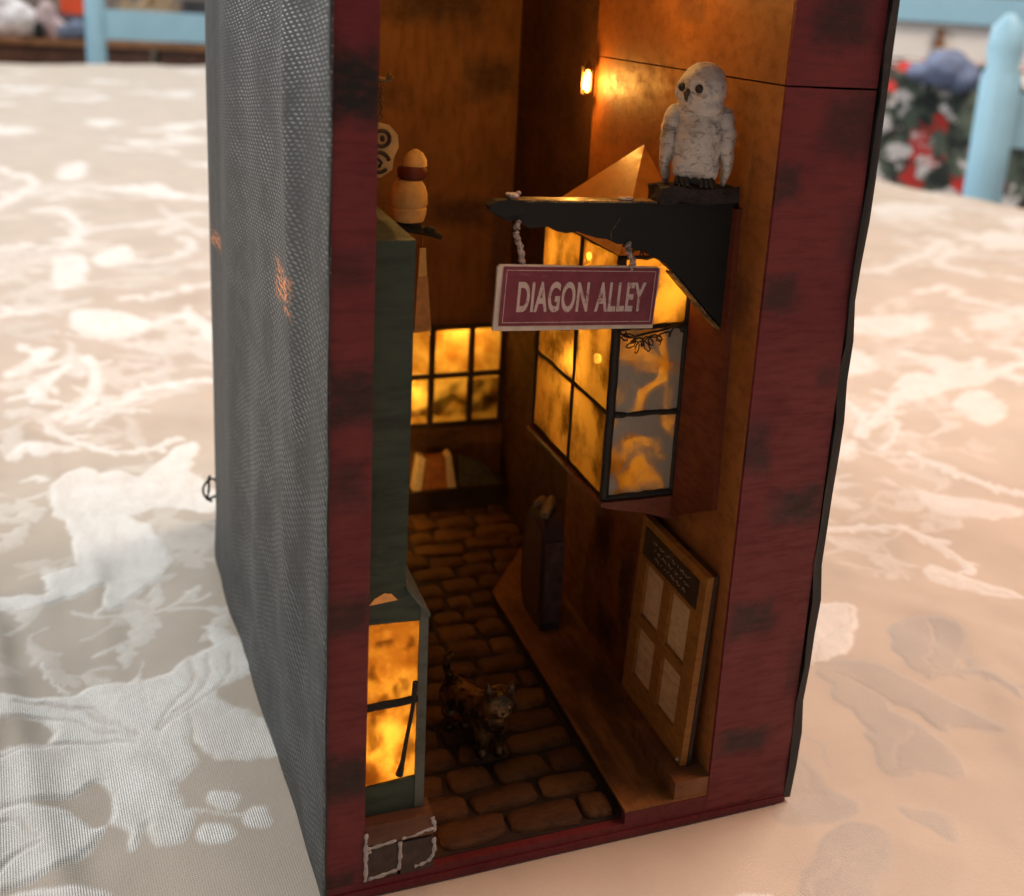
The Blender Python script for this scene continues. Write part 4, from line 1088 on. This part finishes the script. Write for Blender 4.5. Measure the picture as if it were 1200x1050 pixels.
# ================================================================== small shop signs on the left
hs = empty('shop_sign', (1.75, 4.0, 17.9), 'cream shop sign with two dark rings hanging high at the left', 'sign')
M_CREAM2 = plain('warm_cream', (.55, .36, .13), .6, .15, 3, .3)
o8 = [(1.25, 17.45), (1.55, 17.22), (1.9, 17.25), (2.18, 17.45), (2.22, 17.75), (2.33, 18.0), (2.30, 18.3), (2.1, 18.52), (1.8, 18.58), (1.5, 18.45), (1.35, 18.1), (1.22, 17.8)]
MB().prism(o8, 1, 3.95, 4.08).bevel(.04).build('board', M_CREAM2, hs, smooth=40)
MB().tube([(1.90 + .20 * math.cos(t), 3.93, 18.20 + .19 * math.sin(t)) for t in np.linspace(0, 6.28, 21)], .05, 6).build('ring', M_DARK, hs, smooth=True)
MB().tube([(1.84 + .26 * math.cos(t), 3.93, 17.62 + .24 * math.sin(t)) for t in np.linspace(.2, 5.6, 21)], .05, 6).build('ring', M_DARK, hs, smooth=True)
MB().ell((1.92, 3.93, 18.2), (.06, .04, .08), None, 10, 8).tube([(1.80, 3.93, 17.72), (1.92, 3.93, 17.62), (1.84, 3.93, 17.5)], .035, 6).build('mark', M_DARK, hs, smooth=True)
ch = MB()
for k in range(9): ch.tube([(1.88 + .045 * math.cos(t) * (1 if k % 2 else .3), 4.0 + .04 * math.cos(t) * (.3 if k % 2 else 1), 18.62 + k * .105 + .07 * math.sin(t)) for t in np.linspace(0, 6.28, 9)], .018, 5)
ch.build('chain', M_BRASS, hs, smooth=True)
MB().tube([(.95, 4.0, 19.58), (1.5, 4.0, 19.62), (2.1, 4.0, 19.58)], .07, 8).tube([(2.02, 4.0, 19.70), (2.15, 4.0, 19.62)], [.12, .05], 8).build('arm', M_BRASS, hs, smooth=50)

bt = empty('bottle_sign', (3.58, 8.0, 14.9), 'cream round-bellied bottle with a dark red neck band on a wall arm', 'bottle')
MB().lathe((3.60, 8.0, 15.32), [(.20, 0), (.44, .06), (.50, .25), (.52, .42), (.49, .46), (.54, .55), (.53, .85), (.47, 1.05), (.38, 1.18), (.36, 1.24)], 22).build('body', M_CREAM2, bt, smooth=40)
MB().lathe((3.68, 8.0, 16.58), [(.36, 0), (.42, .08), (.43, .26), (.37, .36)], 20).build('neck_band', plain('oxblood', (.10, .018, .012), .5, .3, 4, .3), bt, smooth=50)
MB().lathe((3.76, 8.0, 16.95), [(.34, 0), (.33, .18), (.22, .36), (.06, .46)], 18).build('cap', plain('pale_cap', (.66, .46, .18), .6, .15, 3, .3), bt, smooth=50)
MB().tube([(.95, 8.0, 15.10), (2.4, 8.0, 15.15), (3.6, 8.0, 15.18), (4.35, 8.0, 15.0), (4.6, 8.0, 14.85)], [.12, .12, .16, .13, .07], 8).ell((3.75, 7.95, 15.28), (.26, .2, .16)).ell((4.2, 7.95, 15.1), (.2, .16, .12)).build('arm', M_BLACK, bt, smooth=50)
bn = empty('hanging_tag', (4.05, 8.0, 13.0), 'narrow pale tag hanging from the arm under the bottle', 'tag')
MB().tube([(4.02, 8.0, 14.9), (4.03, 8.0, 14.6)], .03, 6).build('cord', M_BRASS, bn)
MB().prism([(3.94, 13.7), (4.20, 13.72), (4.14, 14.55), (3.96, 14.55)], 1, 7.97, 8.03).bevel(.015).build('tag_top', M_CREAM2, bn)
MB().prism([(3.86, 12.0), (4.38, 12.05), (4.22, 13.69), (3.92, 13.68)], 1, 7.96, 8.04).bevel(.015).build('tag_body', plain('ochre_tag', (.42, .22, .07), .6, .2, 3, .3), bn)

# ================================================================== what stands behind the table
M_BLUE = plain('light_blue_paint', (.33, .60, .76), .45, .05, .2, .05)
FL = -76.0
def chair(loc, rz, label, w=44, top=28, back_h=(13, 4.5)):
    c = empty('chair', (loc[0], loc[1], FL), label, 'chair', 'light blue chairs around the table')
    Mx = Matrix.Translation((loc[0], loc[1], 0)) @ Matrix.Rotation(rad(rz), 4, 'Z')
    for sx in (-1, 1):
        p = onto(MB().lathe((sx * w / 2, 0, FL), [(2.0, 0), (2.6, 20), (2.8, 45), (2.8, 75), (2.8, 76 + top - 9), (2.2, 76 + top - 7.5), (2.6, 76 + top - 5), (2.3, 76 + top - 2), (.6, 76 + top)], 18), Mx)
        p.build('back_post', M_BLUE, c, smooth=50)
        onto(MB().lathe((sx * w / 2, 42, FL), [(1.8, 0), (2.4, 20), (2.4, 43)], 14), Mx).build('leg', M_BLUE, c, smooth=50)
    for a, b in ((back_h[0], back_h[1]), (back_h[0] - 18, back_h[1] - 18)):
        onto(MB().box(-w / 2 + 2, w / 2 - 2, -1.1, 1.1, b, a).bevel(.5), Mx).build('back_rail', M_BLUE, c, smooth=50)
    onto(MB().box(-w / 2 - 1, w / 2 + 1, -1, 44, FL + 43, FL + 46).bevel(1), Mx).build('seat', M_BLUE, c, smooth=50)
    return c
chair((11.5, 339, 0), 4, 'light blue chair at the far end of the table, left of the box')
chair((135.5, 99.5, 0), -22, 'light blue chair at the right beside the floral armchair', top=24.5, back_h=(13.2, 5.6))

# wooden sideboard with things on it, far left
sd = empty('sideboard', (-10, 430, FL), 'brown wooden sideboard far behind the left of the table', 'sideboard')
M_WOODB = plain('sideboard_wood', (.27, .115, .045), .4, .3, .3, .1)
M_WOODD = plain('sideboard_front', (.10, .040, .020), .45, .3, .3, .1)
MB().box(-120, 75, 398, 452, -1.2, .6).bevel(.4).build('top', M_WOODB, sd, smooth=50)
for k in range(3): MB().box(-117 + k * 63, -57 + k * 63, 401, 448, FL, -1.3).build('door', M_WOODD, sd)
tag(MB().box(-300, 330, 470, 474, FL, 160).build('wall', plain('room_wall', (.30, .26, .22), .9, .1, .1, .05)), None, None, None, 'structure')
tag(MB().box(-320, 420, -140, 480, FL - 3, FL).build('floor', plain('room_floor', (.20, .10, .05), .5, .3, .1, .05)), None, None, None, 'structure')
def clutter(name, label, cat, mb, m): return tag(mb.build(name, m, None, smooth=50), label, cat)
clutter('white_bag', 'crumpled white bag on the sideboard', 'bag', blob([('e', (-38, 410, 6), (9, 6, 6)), ('e', (-42, 411, 11), (6, 5, 6)), ('e', (-30, 410, 4), (5, 4, 4))], .9, 3, 1.2, .3), plain('white_bag_plastic', (.72, .70, .70), .5, .1, .3, .2))
clutter('pink_bag', 'small pale pink bag on the sideboard', 'bag', blob([('e', (-27, 407, 7), (3.2, 3, 6.5)), ('e', (-25, 407, 4), (4, 3, 4))], .6, 3, .6, .5), plain('pink_bag_cloth', (.55, .42, .42), .7, .1, .3, .2))
clutter('black_jar', 'small black jar on the sideboard', 'jar', MB().lathe((-29.5, 402, .6), [(1.4, 0), (1.8, 1), (1.8, 4), (1.0, 5), (1.2, 5.6)], 16), M_BLACK)
clutter('red_box', 'small orange-red box high among the sideboard clutter', 'box', MB().box(-23, -15, 412, 420, 9.0, 15.5).bevel(.5), plain('orange_red_card', (.85, .10, .03), .5, .1, .3, .1))
clutter('dark_crate', 'dark crate under the orange-red box on the sideboard', 'crate', MB().box(-26, -9, 409, 424, .6, 8.9).bevel(.4), plain('crate_paint', (.10, .10, .12), .6, .5, .2, .1))
clutter('blue_pouch', 'grey-blue cloth pouch on the sideboard', 'pouch', blob([('e', (-17, 404, 4), (4.5, 3, 3.4)), ('e', (-21, 404, 3), (3, 2.5, 2.4))], .6, 3, .6, .5), plain('pouch_cloth', (.14, .18, .26), .8, .2, .4, .2))
clutter('green_pouch', 'small green pouch beside the chair post on the sideboard', 'pouch', blob([('e', (-13, 403, 7.5), (2.2, 2, 5)), ('e', (-12.6, 403, 3), (2.6, 2, 2.6))], .5, 3, .4, .5), plain('green_cloth', (.06, .18, .13), .8, .2, .4, .2))
bs = empty('basket', (8, 412, .6), 'straw basket of odds and ends behind the chair rail', 'basket')
M_STRAW = plain('straw', (.48, .36, .22), .7, .3, .8, .3)
MB().lathe((6, 412, .6), [(8, 0), (10, 6), (10.5, 13), (9.8, 13), (8.6, 3)], 22).build('bowl', M_STRAW, bs, smooth=50)
for k in range(12): MB().tube([(6 + random.uniform(-8, 8), 412 + random.uniform(-4, 4), 11), (6 + random.uniform(-11, 11), 412, 20)], .7, 6).build('straw', M_STRAW, bs)
clutter('magazine_stack', 'dark stack behind the chair rail on the sideboard', 'stack', MB().box(18, 36, 408, 426, .6, 16).bevel(.3), plain('stack_dark', (.05, .05, .055), .6, .4, .3, .1))

# floral armchair and white cupboard, right
ac = empty('armchair', (165, 175, FL), 'armchair covered in dark green cloth with red and white flowers', 'armchair')
m = NT('floral_cloth')
def spots(scale, off, lo, hi):
    v = m.n('ShaderNodeTexVoronoi'); m.put(v.inputs['Vector'], m.vadd(m.vadd(m.cm(), off), m.vmul(m.noise(.35, 4, .65, colour=True), (9, 9, 9))))
    v.inputs['Scale'].default_value = scale
    return m.mr(v.outputs['Distance'], hi, lo)
gr = m.mix(m.mr(m.noise(.22, 4, .6), .42, .58), (.022, .030, .026), (.10, .13, .095))
c_ = m.mix(spots(.14, (0, 0, 0), .30, .46), gr, (.62, .035, .030))
c_ = m.mix(spots(.17, (11, 4, 3), .30, .42), c_, (.75, .70, .68))
m.set(Base_Color=c_, Roughness=.8); m.bump(m.noise(.6, 3, .6), .4, 1.0)
AM = Matrix.Translation((162, 172, 0)) @ Matrix.Rotation(rad(-21.6), 4, 'Z')
onto(MB().box(-40, 55, -6, 12, FL + 30, 15.0).bevel(5, 4).rough(3, 1.0, .08), AM).build('backrest', m.m, ac, smooth=True)
onto(MB().box(-40, 55, 12, 75, FL + 15, FL + 45).bevel(5, 3), AM).build('seat', m.m, ac, smooth=True)
for a in (-36, 49):
    for b in (0, 68): onto(MB().box(a, a + 4, b, b + 4, FL, FL + 15), AM).build('leg', M_BROWN, ac)
clutter('folded_garment', 'grey-blue folded garment on top of the floral armchair', 'garment', blob([('e', (154, 166, 14), (5.5, 4, 4)), ('e', (157, 165, 12.6), (4, 4, 3.4)), ('e', (149, 168, 13), (3, 3, 2))], .6, 4, .5, .4), plain('garment_cloth', (.17, .21, .33), .85, .15, .5, .3))
WM = Matrix.Translation((205, 235, 0)) @ Matrix.Rotation(rad(-21.6), 4, 'Z')
cb = empty('cupboard', (205, 235, FL), 'white cupboard with a light blue top board at the upper right', 'cupboard')
M_WHITE = plain('white_cupboard_paint', (.90, .88, .84), .55, .05, .1, .05)
onto(MB().box(-60, 70, 0, 45, FL, 23.6), WM).build('carcass', M_WHITE, cb)
onto(MB().box(-62, 72, -2.5, 47, 23.65, 31).bevel(.4), WM).build('top_board', M_BLUE, cb, smooth=50)
onto(MB().lathe((1.5, -2.4, 17), [(1.4, 0), (1.6, 1), (.8, 3), (1.5, 5)], 12), WM).build('handle', M_BROWN, cb, smooth=50)
